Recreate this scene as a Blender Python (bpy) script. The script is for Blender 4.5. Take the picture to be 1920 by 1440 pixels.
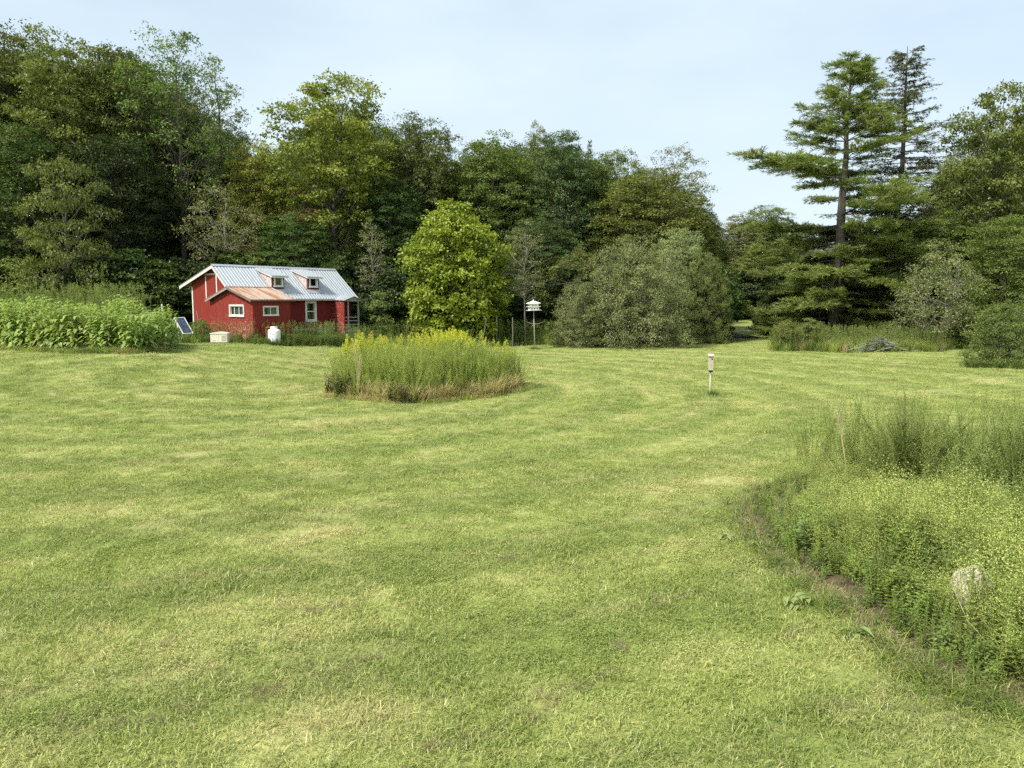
import bpy, math, random
import numpy as np
from mathutils import Vector, Euler

for o in list(bpy.data.objects):
    bpy.data.objects.remove(o)
SC = bpy.context.scene
COL = SC.collection
R = math.radians
rng = np.random.default_rng(7)

# ------------------------------------------------------------------ camera
F, HC, TH = 1400.0, 3.0, math.atan(155 / 1400)
cam = bpy.data.cameras.new('camera')
cam.sensor_width = 36.0
cam.lens = F / 1920 * 36.0
cam.clip_start, cam.clip_end = 0.1, 3000
camo = bpy.data.objects.new('camera', cam)
camo.location = (0, 0, HC)
camo.rotation_euler = (math.pi / 2 - TH, 0, 0)
COL.objects.link(camo)
SC.camera = camo

# ------------------------------------------------------------------ sky and sun
SUN_EL, SUN_AZ = R(50), math.atan2(-0.74, -0.60)          # azimuth measured from +Y towards +X
W = bpy.data.worlds.new('World')
SC.world = W
W.use_nodes = True
nt = W.node_tree
nt.nodes.clear()
n_out = nt.nodes.new('ShaderNodeOutputWorld')
n_bg = nt.nodes.new('ShaderNodeBackground')
n_sky = nt.nodes.new('ShaderNodeTexSky')
n_sky.sky_type = 'NISHITA'
n_sky.sun_disc = False
n_sky.sun_elevation = SUN_EL
n_sky.sun_rotation = SUN_AZ
n_sky.air_density = 1.3
n_sky.dust_density = 2.5
n_sky.ozone_density = 1.5
n_tc = nt.nodes.new('ShaderNodeTexCoord')
n_map = nt.nodes.new('ShaderNodeMapping')
n_map.inputs['Scale'].default_value = (1.6, 1.6, 4.0)
n_noi = nt.nodes.new('ShaderNodeTexNoise')
n_noi.inputs['Scale'].default_value = 1.3
n_noi.inputs['Detail'].default_value = 5
n_noi.inputs['Roughness'].default_value = 0.5
n_rmp = nt.nodes.new('ShaderNodeMapRange')
n_rmp.inputs['From Min'].default_value = 0.36
n_rmp.inputs['From Max'].default_value = 0.64
n_rmp.inputs['To Min'].default_value = 0.62
n_rmp.inputs['To Max'].default_value = 0.92
n_mix = nt.nodes.new('ShaderNodeMix')
n_mix.data_type = 'RGBA'
n_mix.inputs['B'].default_value = (4.9, 5.75, 6.35, 1)        # thin high haze
L = nt.links.new
L(n_tc.outputs['Generated'], n_map.inputs['Vector'])
L(n_map.outputs['Vector'], n_noi.inputs['Vector'])
L(n_noi.outputs['Fac'], n_rmp.inputs['Value'])
L(n_rmp.outputs['Result'], n_mix.inputs['Factor'])
L(n_sky.outputs['Color'], n_mix.inputs['A'])
L(n_mix.outputs['Result'], n_bg.inputs['Color'])
n_bg.inputs['Strength'].default_value = 0.10
L(n_bg.outputs['Background'], n_out.inputs['Surface'])

sd = Vector((math.sin(SUN_AZ) * math.cos(SUN_EL), math.cos(SUN_AZ) * math.cos(SUN_EL), math.sin(SUN_EL)))
sun = bpy.data.lights.new('sun', 'SUN')
sun.energy = 3.8
sun.angle = R(9.0)
sun.color = (1.0, 0.95, 0.86)
suno = bpy.data.objects.new('sun', sun)
suno.rotation_euler = (-sd).to_track_quat('-Z', 'Y').to_euler()
suno.location = (-30, -10, 40)
COL.objects.link(suno)

vs = SC.view_settings
vs.view_transform = 'Standard'
vs.look = 'None'
vs.exposure = 0.80
vs.gamma = 1
vs.use_curve_mapping = False
SC.render.engine = 'CYCLES'
cy = SC.cycles
cy.max_bounces, cy.diffuse_bounces, cy.glossy_bounces, cy.transmission_bounces, cy.transparent_max_bounces = 6, 4, 2, 4, 4
cy.sample_clamp_indirect = 6
cy.use_denoising = False
cy.use_adaptive_sampling = True
cy.adaptive_threshold = 0.03

# ------------------------------------------------------------------ helpers
def ray(px, py):
    cx, cyy = (px - 960) / F, -(py - 720) / F
    return np.array([cx, math.cos(TH) + cyy * math.sin(TH), -math.sin(TH) + cyy * math.cos(TH)])

def at(px, py, d):
    r = ray(px, py)
    return np.array([0, 0, HC]) + r / r[1] * d

def S(t):
    t = np.clip(t, 0, 1)
    return t * t * (3 - 2 * t)

def gz(x, y):
    x = np.asarray(x, float); y = np.asarray(y, float)
    z = 0.92 * S((-x - 5) / 11) * S((y - 12) / 19) * (1 - 0.38 * S((y - 36) / 9))
    z = z + 10 * S((y - 78) / 90) + 14 * S((np.abs(x) - 55) / 70)  # rising ground added behind the wood so its gaps look dark
    z = z + 0.05 * np.sin(x * 0.35 + 1) * np.sin(y * 0.27) + 0.025 * np.sin(x * 1.1 + y * 0.6)
    z = z + 0.45 * S((y - 50) / 35) * S((x - 8) / 10)
    # planting mound of the goldenrod island
    z = z + 0.14 * np.exp(-(((x + 3.0) / 3.0) ** 2 + ((y - 25) / 2.6) ** 2))
    return z

def hit(px, py):
    r = ray(px, py); t = 1.0
    for _ in range(4000):
        p = np.array([0, 0, HC]) + r * t
        if p[2] <= gz(p[0], p[1]): break
        t += 0.03
    return p

def gp(px, d):
    """ground point below image column px at depth d"""
    x = (px - 960) / F * d * 1.0
    return np.array([x, d, float(gz(x, d))])

class Buf:
    def __init__(s): s.V, s.F, s.M, s.T, s.n = [], {3: [], 4: []}, {3: [], 4: []}, [], 0
    def add(s, V, Fc, mi=0, tone=0.5):
        V = np.asarray(V, float).reshape(-1, 3); Fc = np.asarray(Fc, int)
        if len(V) == 0 or len(Fc) == 0: return
        k = Fc.shape[1]
        s.F[k].append(Fc + s.n); s.M[k].append(np.full(len(Fc), mi))
        s.V.append(V); s.T.append(np.broadcast_to(np.asarray(tone, float), (len(V),)).copy()); s.n += len(V)
    def mesh(s, name, mats, smooth=False):
        me = bpy.data.meshes.new(name)
        V = np.concatenate(s.V)
        f4 = np.concatenate(s.F[4]) if s.F[4] else np.zeros((0, 4), int)
        f3 = np.concatenate(s.F[3]) if s.F[3] else np.zeros((0, 3), int)
        mi = np.concatenate(s.M[4] + s.M[3])
        lp = np.concatenate([f4.ravel(), f3.ravel()])
        st = np.concatenate([np.arange(len(f4)) * 4, len(f4) * 4 + np.arange(len(f3)) * 3])
        me.vertices.add(len(V)); me.vertices.foreach_set('co', V.astype(np.float32).ravel())
        me.loops.add(len(lp)); me.loops.foreach_set('vertex_index', lp.astype(np.int32))
        me.polygons.add(len(st)); me.polygons.foreach_set('loop_start', st.astype(np.int32))
        me.polygons.foreach_set('material_index', mi.astype(np.int32))
        a = me.attributes.new('tone', 'FLOAT', 'POINT')
        a.data.foreach_set('value', np.concatenate(s.T).astype(np.float32))
        me.update(calc_edges=True)
        me.polygons.foreach_set('use_smooth', np.full(len(st), bool(smooth)))
        for m in mats: me.materials.append(m)
        return me

BOXF = np.array([[0, 1, 3, 2], [4, 6, 7, 5], [0, 4, 5, 1], [2, 3, 7, 6], [0, 2, 6, 4], [1, 5, 7, 3]])
def box(b, x0, x1, y0, y1, z0, z1, mi=0):
    V = [(x, y, z) for x in (x0, x1) for y in (y0, y1) for z in (z0, z1)]
    b.add(V, BOXF, mi)

def tube(b, P, rad, seg=6, mi=0, tone=0.5, cap=False):
    P = np.asarray(P, float); n = len(P)
    rad = np.broadcast_to(np.asarray(rad, float), (n,))
    T = np.gradient(P, axis=0); T /= np.linalg.norm(T, axis=1)[:, None] + 1e-9
    ref = np.where(np.abs(T[:, 2:3]) > 0.9, np.array([[1., 0, 0]]), np.array([[0, 0, 1.]]))
    if n > 1: ref = np.broadcast_to(ref[n // 2], (n, 3))
    A = np.cross(T, ref); A /= np.linalg.norm(A, axis=1)[:, None] + 1e-9
    B = np.cross(T, A)
    th = np.arange(seg) / seg * 2 * math.pi
    V = P[:, None] + rad[:, None, None] * (A[:, None] * np.cos(th)[None, :, None] + B[:, None] * np.sin(th)[None, :, None])
    i = np.arange(n - 1)[:, None] * seg; j = np.arange(seg)[None]; k = (j + 1) % seg
    Fc = np.stack([i + j, i + k, i + seg + k, i + seg + j], -1).reshape(-1, 4)
    V = V.reshape(-1, 3)
    if cap:
        V = np.vstack([V, P[0], P[-1]])
        jj = np.arange(seg); kk = (jj + 1) % seg
        c0 = np.stack([kk, jj, np.full(seg, n * seg)], -1); c1 = np.stack([(n - 1) * seg + jj, (n - 1) * seg + kk, np.full(seg, n * seg + 1)], -1)
        b.add(V, Fc, mi, tone); o = b.n - len(V)
        b.F[3].append(np.vstack([c0, c1]) + o); b.M[3].append(np.full(2 * seg, mi))
    else:
        b.add(V, Fc, mi, tone)

def nrm(v): return v / (np.linalg.norm(v, axis=-1, keepdims=True) + 1e-9)

def leaves(b, P, D, N, Ln, Wd, mi=0, tone=0.5, droop=0.15, mid=0.42):
    """one folded four-point leaf blade for every row"""
    P = np.asarray(P, float); n = len(P)
    if n == 0: return
    Ln = np.broadcast_to(np.asarray(Ln, float), (n,))[:, None]; Wd = np.broadcast_to(np.asarray(Wd, float), (n,))[:, None]
    D = nrm(D); Sd = nrm(np.cross(D, N)); U = np.cross(Sd, D)
    V = np.stack([P, P + D * Ln * mid + Sd * Wd / 2 + U * Wd * 0.12, P + D * Ln - U * Ln * droop, P + D * Ln * mid - Sd * Wd / 2 + U * Wd * 0.12], 1)
    Fc = np.arange(n)[:, None] * 4 + np.array([[0, 1, 2, 3]])
    b.add(V.reshape(-1, 3), Fc, mi, np.repeat(np.broadcast_to(np.asarray(tone, float), (n,)), 4))

def blades(b, P, D, Ln, Wd, bend, mi=0, tone=0.5, r=rng):
    """grass blades: a quad and a tip, bent over"""
    n = len(P); D = nrm(D)
    Ln = np.broadcast_to(np.asarray(Ln, float), (n,))[:, None]; Wd = np.broadcast_to(np.asarray(Wd, float), (n,))[:, None]
    a = r.uniform(0, 2 * math.pi, n); Sd = np.stack([np.cos(a), np.sin(a), 0 * a], -1)
    Bd = nrm(np.cross(Sd, [[0, 0, 1.]])) * np.sign(r.uniform(-1, 1, (n, 1)))
    Bd = nrm(Bd + D * np.array([1, 1, 0]))
    M_ = P + D * Ln * 0.55; T_ = P + D * Ln * (1 - 0.35 * bend) + Bd * Ln * bend * 0.6
    V = np.stack([P - Sd * Wd * .5, P + Sd * Wd * .5, M_ + Sd * Wd * .42, M_ - Sd * Wd * .42, T_], 1).reshape(-1, 3)
    i = np.arange(n)[:, None] * 5
    tn = np.repeat(np.broadcast_to(np.asarray(tone, float), (n,)), 5)
    b.add(V, i + np.array([[0, 1, 2, 3]]), mi, tn)
    o = b.n - len(V)
    b.F[3].append(i + np.array([[3, 2, 4]]) + o); b.M[3].append(np.full(n, mi))

def rdir(r, n, up=0.0):
    v = r.normal(size=(n, 3)); v = nrm(v); v[:, 2] += up
    return nrm(v)

def obj(name, me, parent=None, loc=None, rot=None):
    o = bpy.data.objects.new(name, me); COL.objects.link(o)
    if parent: o.parent = parent
    if loc is not None: o.location = loc
    if rot is not None: o.rotation_euler = rot
    return o
def empty(name, loc, rz=0): 
    o = obj(name, None, loc=loc, rot=(0, 0, rz)); o.empty_display_size = 0.3
    return o
def tag(o, label=None, cat=None, group=None, kind=None):
    if label: o['label'] = label
    if cat: o['category'] = cat
    if group: o['group'] = group
    if kind: o['kind'] = kind
    return o

# ------------------------------------------------------------------ materials
def newmat(name):
    m = bpy.data.materials.new(name); m.use_nodes = True
    t = m.node_tree; t.nodes.clear()
    out = t.nodes.new('ShaderNodeOutputMaterial')
    return m, t, out
def nd(t, typ, **kw):
    n = t.nodes.new(typ)
    for k, v in kw.items():
        if k in n.inputs: n.inputs[k].default_value = v
        else: setattr(n, k, v)
    return n
def c4(c): return (c[0], c[1], c[2], 1)

def mixrgb(t, fac, a, b, mode='MIX'):
    n = t.nodes.new('ShaderNodeMix'); n.data_type = 'RGBA'; n.blend_type = mode
    for s, v in (('Factor', fac), ('A', a), ('B', b)):
        if isinstance(v, (int, float)): n.inputs[s].default_value = v
        elif isinstance(v, tuple): n.inputs[s].default_value = c4(v)
        else: t.links.new(v, n.inputs[s])
    return n.outputs['Result']
def rng_node(t, v, a, b, c=0., d=1.):
    n = t.nodes.new('ShaderNodeMapRange'); t.links.new(v, n.inputs['Value'])
    for k, q in zip(('From Min', 'From Max', 'To Min', 'To Max'), (a, b, c, d)): n.inputs[k].default_value = q
    return n.outputs['Result']
def noise(t, vec, scale, detail=3, rough=0.5, dist=0.0):
    n = nd(t, 'ShaderNodeTexNoise', Scale=scale, Detail=detail, Roughness=rough, Distortion=dist)
    if vec is not None: t.links.new(vec, n.inputs['Vector'])
    return n.outputs['Fac']

def leafmat(name, c1, c2, trans=0.34, gloss=0.018, var=0.12):
    """leaf: two tones picked per leaf, light through the blade, slight sheen"""
    m, t, out = newmat(name)
    at_ = nd(t, 'ShaderNodeAttribute', attribute_name='tone')
    oi = t.nodes.new('ShaderNodeObjectInfo')
    col = mixrgb(t, at_.outputs['Fac'], c1, c2)
    h = nd(t, 'ShaderNodeHueSaturation', Saturation=1.0)
    t.links.new(rng_node(t, oi.outputs['Random'], 0, 1, 0.5 - var * .12, 0.5 + var * .12), h.inputs['Hue'])
    t.links.new(rng_node(t, oi.outputs['Random'], 0, 1, 1 - var, 1 + var), h.inputs['Value'])
    t.links.new(col, h.inputs['Color'])
    d = t.nodes.new('ShaderNodeBsdfDiffuse'); tr = t.nodes.new('ShaderNodeBsdfTranslucent')
    t.links.new(h.outputs['Color'], d.inputs['Color'])
    yel = mixrgb(t, 1.0, h.outputs['Color'], (1.05, 1.15, 0.55), 'MULTIPLY')
    t.links.new(yel, tr.inputs['Color'])
    mx = nd(t, 'ShaderNodeMixShader', Fac=trans)
    t.links.new(d.outputs[0], mx.inputs[1]); t.links.new(tr.outputs[0], mx.inputs[2])
    g = nd(t, 'ShaderNodeBsdfGlossy', Roughness=0.45); g.inputs['Color'].default_value = (1, 1, 1, 1)
    m2 = nd(t, 'ShaderNodeMixShader', Fac=gloss)
    t.links.new(mx.outputs[0], m2.inputs[1]); t.links.new(g.outputs[0], m2.inputs[2])
    t.links.new(m2.outputs[0], out.inputs['Surface'])
    return m

def plain(name, col, rough=0.7, nscale=None, amt=0.25, metal=0.0, bump=0.0, stretch=(1, 1, 1)):
    m, t, out = newmat(name)
    p = nd(t, 'ShaderNodeBsdfPrincipled', Roughness=rough, Metallic=metal)
    p.inputs['Base Color'].default_value = c4(col)
    if nscale:
        tc = t.nodes.new('ShaderNodeTexCoord'); mp = t.nodes.new('ShaderNodeMapping')
        mp.inputs['Scale'].default_value = stretch
        t.links.new(tc.outputs['Object'], mp.inputs['Vector'])
        f = noise(t, mp.outputs['Vector'], nscale, 6, 0.6)
        v = rng_node(t, f, 0.25, 0.75, 1 - amt, 1 + amt)
        cc = nd(t, 'ShaderNodeCombineColor')
        for i in range(3): t.links.new(v, cc.inputs[i])
        t.links.new(mixrgb(t, 1.0, c4(col)[:3], cc.outputs[0], 'MULTIPLY'), p.inputs['Base Color'])
        if bump:
            bn = nd(t, 'ShaderNodeBump', Strength=bump, Distance=0.02)
            t.links.new(f, bn.inputs['Height']); t.links.new(bn.outputs[0], p.inputs['Normal'])
    t.links.new(p.outputs[0], out.inputs['Surface'])
    return m

# lawn colour shared by the soil sheet and every blade: patches lie where they lie in the garden
def lawn_group():
    g = bpy.data.node_groups.new('lawn_colour', 'ShaderNodeTree')
    g.interface.new_socket('Color', in_out='OUTPUT', socket_type='NodeSocketColor')
    g.interface.new_socket('Dry', in_out='OUTPUT', socket_type='NodeSocketFloat')
    o = g.nodes.new('NodeGroupOutput')
    geo = g.nodes.new('ShaderNodeNewGeometry'); pos = geo.outputs['Position']
    mp = g.nodes.new('ShaderNodeMapping'); mp.inputs['Scale'].default_value = (0.95, 1.0, 0); mp.inputs['Rotation'].default_value = (0, 0, 0.7)
    g.links.new(pos, mp.inputs['Vector']); v = mp.outputs['Vector']
    n1 = noise(g, v, 0.30, 4, 0.55, 0.6); n2 = noise(g, v, 1.1, 4, 0.6, 0.8); n3 = noise(g, v, 5.0, 3, 0.6)
    # mowing passes curl round the goldenrod island
    sx = g.nodes.new('ShaderNodeSeparateXYZ'); g.links.new(pos, sx.inputs[0])
    def m(op, a, b=None):
        n = g.nodes.new('ShaderNodeMath'); n.operation = op
        for i, q in enumerate((a, b)):
            if q is None: continue
            if isinstance(q, (int, float)): n.inputs[i].default_value = q
            else: g.links.new(q, n.inputs[i])
        return n.outputs[0]
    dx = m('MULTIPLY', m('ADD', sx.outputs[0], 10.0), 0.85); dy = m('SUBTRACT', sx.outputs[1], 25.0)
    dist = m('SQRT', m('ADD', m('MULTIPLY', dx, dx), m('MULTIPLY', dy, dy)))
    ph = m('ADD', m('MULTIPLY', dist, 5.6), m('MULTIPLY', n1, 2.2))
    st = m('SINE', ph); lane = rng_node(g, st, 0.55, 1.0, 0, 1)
    lean_shade = rng_node(g, m('SINE', m('MULTIPLY', ph, 0.5)), -0.4, 0.4, 0, 1)
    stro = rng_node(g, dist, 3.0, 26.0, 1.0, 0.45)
    green = mixrgb(g, rng_node(g, n2, 0.35, 0.65), (0.285, 0.345, 0.088), (0.430, 0.470, 0.160))
    green = mixrgb(g, rng_node(g, n1, 0.4, 0.7, 0, 0.7), green, (0.450, 0.475, 0.170))
    green = mixrgb(g, m('MULTIPLY', lean_shade, 0.62), green, (0.240, 0.305, 0.082))  # alternate lanes darkened: light on leaning blades painted into the green
    d1 = m('MULTIPLY', rng_node(g, n1, 0.48, 0.74), rng_node(g, n2, 0.40, 0.62))
    d2 = m('MULTIPLY', m('MULTIPLY', lane, stro), rng_node(g, n2, 0.42, 0.66, 0, 0.8))
    dry = m('MINIMUM', m('ADD', m('ADD', d1, d2), rng_node(g, n3, 0.58, 0.75, 0, 0.35)), 1.0)
    dry = m('MULTIPLY', dry, 0.72)
    g.links.new(mixrgb(g, dry, green, (0.590, 0.530, 0.270)), o.inputs[0])
    g.links.new(dry, o.inputs[1])
    return g
LG = lawn_group()

def lawn_mat(name, blade):
    m, t, out = newmat(name)
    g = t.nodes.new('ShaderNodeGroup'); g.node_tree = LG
    if blade:
        a = nd(t, 'ShaderNodeAttribute', attribute_name='tone')
        dk = mixrgb(t, rng_node(t, a.outputs['Fac'], 0, 0.8), (0.46, 0.58, 0.46), (1.25, 1.20, 1.14))
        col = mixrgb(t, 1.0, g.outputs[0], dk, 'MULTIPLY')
        col = mixrgb(t, rng_node(t, a.outputs['Fac'], 0.90, 0.95, 0, 0.6), col, (0.66, 0.59, 0.33))
        d = t.nodes.new('ShaderNodeBsdfDiffuse'); tr = t.nodes.new('ShaderNodeBsdfTranslucent')
        t.links.new(col, d.inputs['Color']); t.links.new(col, tr.inputs['Color'])
        mx = nd(t, 'ShaderNodeMixShader', Fac=0.35)
        t.links.new(d.outputs[0], mx.inputs[1]); t.links.new(tr.outputs[0], mx.inputs[2])
        gl = nd(t, 'ShaderNodeBsdfGlossy', Roughness=0.4)
        m2 = nd(t, 'ShaderNodeMixShader', Fac=0.02)
        t.links.new(mx.outputs[0], m2.inputs[1]); t.links.new(gl.outputs[0], m2.inputs[2])
        t.links.new(m2.outputs[0], out.inputs['Surface'])
    else:
        geo = t.nodes.new('ShaderNodeNewGeometry')
        f = noise(t, geo.outputs['Position'], 9.0, 6, 0.7); f2 = noise(t, geo.outputs['Position'], 45.0, 3, 0.7)
        v = mixrgb(t, rng_node(t, f, 0.3, 0.7), (0.52, 0.54, 0.46), (1.0, 1.0, 0.95))
        v = mixrgb(t, rng_node(t, f2, 0.3, 0.7), mixrgb(t, 1.0, v, (0.75, 0.75, 0.7), 'MULTIPLY'), v)
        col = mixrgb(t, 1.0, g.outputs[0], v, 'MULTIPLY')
        p = nd(t, 'ShaderNodeBsdfPrincipled', Roughness=0.9)
        p.inputs['Specular IOR Level'].default_value = 0.15
        t.links.new(col, p.inputs['Base Color'])
        b = nd(t, 'ShaderNodeBump', Strength=0.9, Distance=0.05)
        t.links.new(f, b.inputs['Height']); t.links.new(b.outputs[0], p.inputs['Normal'])
        t.links.new(p.outputs[0], out.inputs['Surface'])
    return m

M = {}
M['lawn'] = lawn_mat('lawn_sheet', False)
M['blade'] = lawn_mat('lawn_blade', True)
M['bark'] = plain('bark_grey', (0.10, 0.085, 0.068), 0.9, 6, 0.45, bump=0.6, stretch=(1, 1, .3))
M['bark_pale'] = plain('bark_pale', (0.28, 0.26, 0.22), 0.85, 6, 0.35, bump=0.4, stretch=(1, 1, .3))
M['bark_mid'] = plain('bark_mid', (0.17, 0.15, 0.125), 0.85, 6, 0.35, bump=0.4, stretch=(1, 1, .3))
LM = dict(
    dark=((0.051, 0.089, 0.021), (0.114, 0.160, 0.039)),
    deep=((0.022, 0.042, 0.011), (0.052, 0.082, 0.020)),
    olive=((0.113, 0.147, 0.032), (0.228, 0.254, 0.064)),
    oliveg=((0.099, 0.147, 0.030), (0.203, 0.249, 0.060)),
    olived=((0.081, 0.108, 0.026), (0.171, 0.197, 0.054)),
    grey=((0.146, 0.165, 0.059), (0.277, 0.286, 0.115)),
    yellow=((0.142, 0.181, 0.025), (0.286, 0.300, 0.053)),
    bright=((0.160, 0.208, 0.020), (0.320, 0.345, 0.046)),
    blue=((0.057, 0.102, 0.030), (0.136, 0.184, 0.063)),
    pale=((0.203, 0.236, 0.095), (0.365, 0.392, 0.176)),
    red=((0.150, 0.090, 0.026), (0.230, 0.125, 0.042)),
    pine=((0.137, 0.183, 0.055), (0.321, 0.345, 0.111)),
    larch=((0.085, 0.109, 0.044), (0.169, 0.192, 0.078)),
    sunflower=((0.160, 0.245, 0.045), (0.370, 0.450, 0.120)),
    golden=((0.220, 0.290, 0.050), (0.460, 0.510, 0.120)),
    weed=((0.100, 0.150, 0.035), (0.230, 0.290, 0.080)),
    wspire=((0.150, 0.205, 0.048), (0.300, 0.340, 0.100)),
    galium=((0.180, 0.260, 0.045), (0.350, 0.420, 0.090)),
    froth=((0.400, 0.460, 0.110), (0.620, 0.630, 0.230)),
    aster=((0.150, 0.210, 0.044), (0.330, 0.385, 0.105)),
    plume=((0.470, 0.470, 0.045), (0.700, 0.670, 0.100)),
    straw=((0.340, 0.270, 0.120), (0.580, 0.490, 0.250)),
    thatch=((0.195, 0.160, 0.085), (0.430, 0.365, 0.215)),
    dock=((0.200, 0.270, 0.080), (0.340, 0.390, 0.150)),
    bramble=((0.075, 0.105, 0.030), (0.180, 0.190, 0.065)),
)
for k, (a, b) in LM.items(): M[k] = leafmat('leaf_' + k, a, b)
M['stem'] = plain('green_stem', (0.13, 0.16, 0.05), 0.7)
M['drystem'] = plain('dry_stem', (0.42, 0.34, 0.19), 0.8)
M['redstem'] = plain('brown_stem', (0.20, 0.13, 0.06), 0.8)

# ------------------------------------------------------------------ ground
def ground():
    ys = np.concatenate([np.arange(-30, 0, 3.0), np.arange(0, 40, 0.35), np.arange(40, 90, 1.2), np.arange(90, 420, 8.0)])
    xs = np.concatenate([np.arange(-260, -40, 8.0), np.arange(-40, -12, 0.9), np.arange(-12, 12, 0.4), np.arange(12, 40, 0.9), np.arange(40, 261, 8.0)])
    X, Y = np.meshgrid(xs, ys); Zz = gz(X, Y)
    # shallow spade-cut edge along the flower bed
    Zz = Zz - 0.07 * np.exp(-(bed_dist(X, Y) / 0.12) ** 2)
    V = np.stack([X, Y, Zz], -1).reshape(-1, 3)
    nx = len(xs); i = np.arange(len(ys) - 1)[:, None] * nx + np.arange(nx - 1)[None]
    Fc = np.stack([i, i + 1, i + nx + 1, i + nx], -1).reshape(-1, 4)
    b = Buf(); b.add(V, Fc)
    return tag(obj('lawn_ground', b.mesh('lawn_ground', [M['lawn']], True)), kind='structure')

# outline of the flower bed at the lower right, traced along its cut edge (on the ground)
BEDPX = [(1925, 1340), (1860, 1305), (1770, 1285), (1700, 1240), (1620, 1165), (1545, 1115), (1460, 1055), (1400, 990), (1395, 950), (1420, 915), (1480, 885), (1560, 868), (1640, 862), (1800, 850), (1960, 850)]
BED = np.array([hit(*p)[:2] for p in BEDPX])
BED = np.vstack([BED, [BED[-1] + [3.0, 0.5]], [BED[0] + [4.5, -0.5]]])
def bed_dist(X, Y):
    """distance to the visible bed edge"""
    P = np.stack([X, Y], -1); d = np.full(X.shape, 1e9)
    for a, b in zip(BED[:-3], BED[1:-2]):
        ab = b - a; t = np.clip(((P - a) @ ab) / (ab @ ab), 0, 1)
        d = np.minimum(d, np.linalg.norm(P - (a + t[..., None] * ab), axis=-1))
    return d
def inside(P, poly):
    x, y = P[:, 0], P[:, 1]; c = np.zeros(len(P), bool)
    j = len(poly) - 1
    for i in range(len(poly)):
        xi, yi = poly[i]; xj, yj = poly[j]
        c ^= ((yi > y) != (yj > y)) & (x < (xj - xi) * (y - yi) / (yj - yi + 1e-12) + xi)
        j = i
    return c
GROUND = ground()

# ------------------------------------------------------------------ scatter (uncountable growth only)
def scatter(name, P, protos, idx=None, scl=1.0, sclz=None, rz=None, tilt=0.06, label=None, cat=None, r=rng):
    n = len(P)
    me = bpy.data.meshes.new(name)
    me.vertices.add(n); me.vertices.foreach_set('co', np.asarray(P, np.float32).ravel())
    rot = np.stack([r.normal(0, tilt, n), r.normal(0, tilt, n), r.uniform(0, 2 * math.pi, n) if rz is None else rz], -1)
    s = np.broadcast_to(np.asarray(scl, float), (n,)); sz = s if sclz is None else np.broadcast_to(np.asarray(sclz, float), (n,))
    idx = r.integers(0, len(protos), n) if idx is None else idx
    a = me.attributes.new('rot', 'FLOAT_VECTOR', 'POINT'); a.data.foreach_set('vector', rot.astype(np.float32).ravel())
    a = me.attributes.new('scl', 'FLOAT_VECTOR', 'POINT'); a.data.foreach_set('vector', np.stack([s, s, sz], -1).astype(np.float32).ravel())
    a = me.attributes.new('idx', 'INT', 'POINT'); a.data.foreach_set('value', np.asarray(idx, np.int32))
    col = bpy.data.collections.new(name + '_kinds')
    for i, pm in enumerate(protos):
        col.objects.link(bpy.data.objects.new('%s_kind_%02d' % (name, i), pm))
    o = obj(name, me)
    g = bpy.data.node_groups.new(name + '_scatter', 'GeometryNodeTree')
    g.interface.new_socket('Geometry', in_out='INPUT', socket_type='NodeSocketGeometry')
    g.interface.new_socket('Geometry', in_out='OUTPUT', socket_type='NodeSocketGeometry')
    gi, go = g.nodes.new('NodeGroupInput'), g.nodes.new('NodeGroupOutput')
    ci = g.nodes.new('GeometryNodeCollectionInfo'); ci.inputs['Collection'].default_value = col
    ci.inputs['Separate Children'].default_value = True; ci.inputs['Reset Children'].default_value = True
    ip = g.nodes.new('GeometryNodeInstanceOnPoints'); ip.inputs['Pick Instance'].default_value = True
    def attr(nm, ty):
        q = g.nodes.new('GeometryNodeInputNamedAttribute'); q.data_type = ty; q.inputs['Name'].default_value = nm
        return q.outputs['Attribute']
    er = g.nodes.new('FunctionNodeEulerToRotation')
    g.links.new(attr('rot', 'FLOAT_VECTOR'), er.inputs[0])
    g.links.new(gi.outputs[0], ip.inputs['Points']); g.links.new(ci.outputs[0], ip.inputs['Instance'])
    g.links.new(attr('idx', 'INT'), ip.inputs['Instance Index'])
    g.links.new(er.outputs[0], ip.inputs['Rotation']); g.links.new(attr('scl', 'FLOAT_VECTOR'), ip.inputs['Scale'])
    g.links.new(ip.outputs[0], go.inputs[0])
    md = o.modifiers.new('scatter', 'NODES'); md.node_group = g
    return tag(o, label, cat, kind='stuff')

# ------------------------------------------------------------------ house
HA = np.array([-18.3146, 46.0]); HYAW = R(50); HZ = 0.50
UX = np.array([math.cos(HYAW), math.sin(HYAW)]); NX = np.array([math.sin(HYAW), -math.cos(HYAW)])

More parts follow.
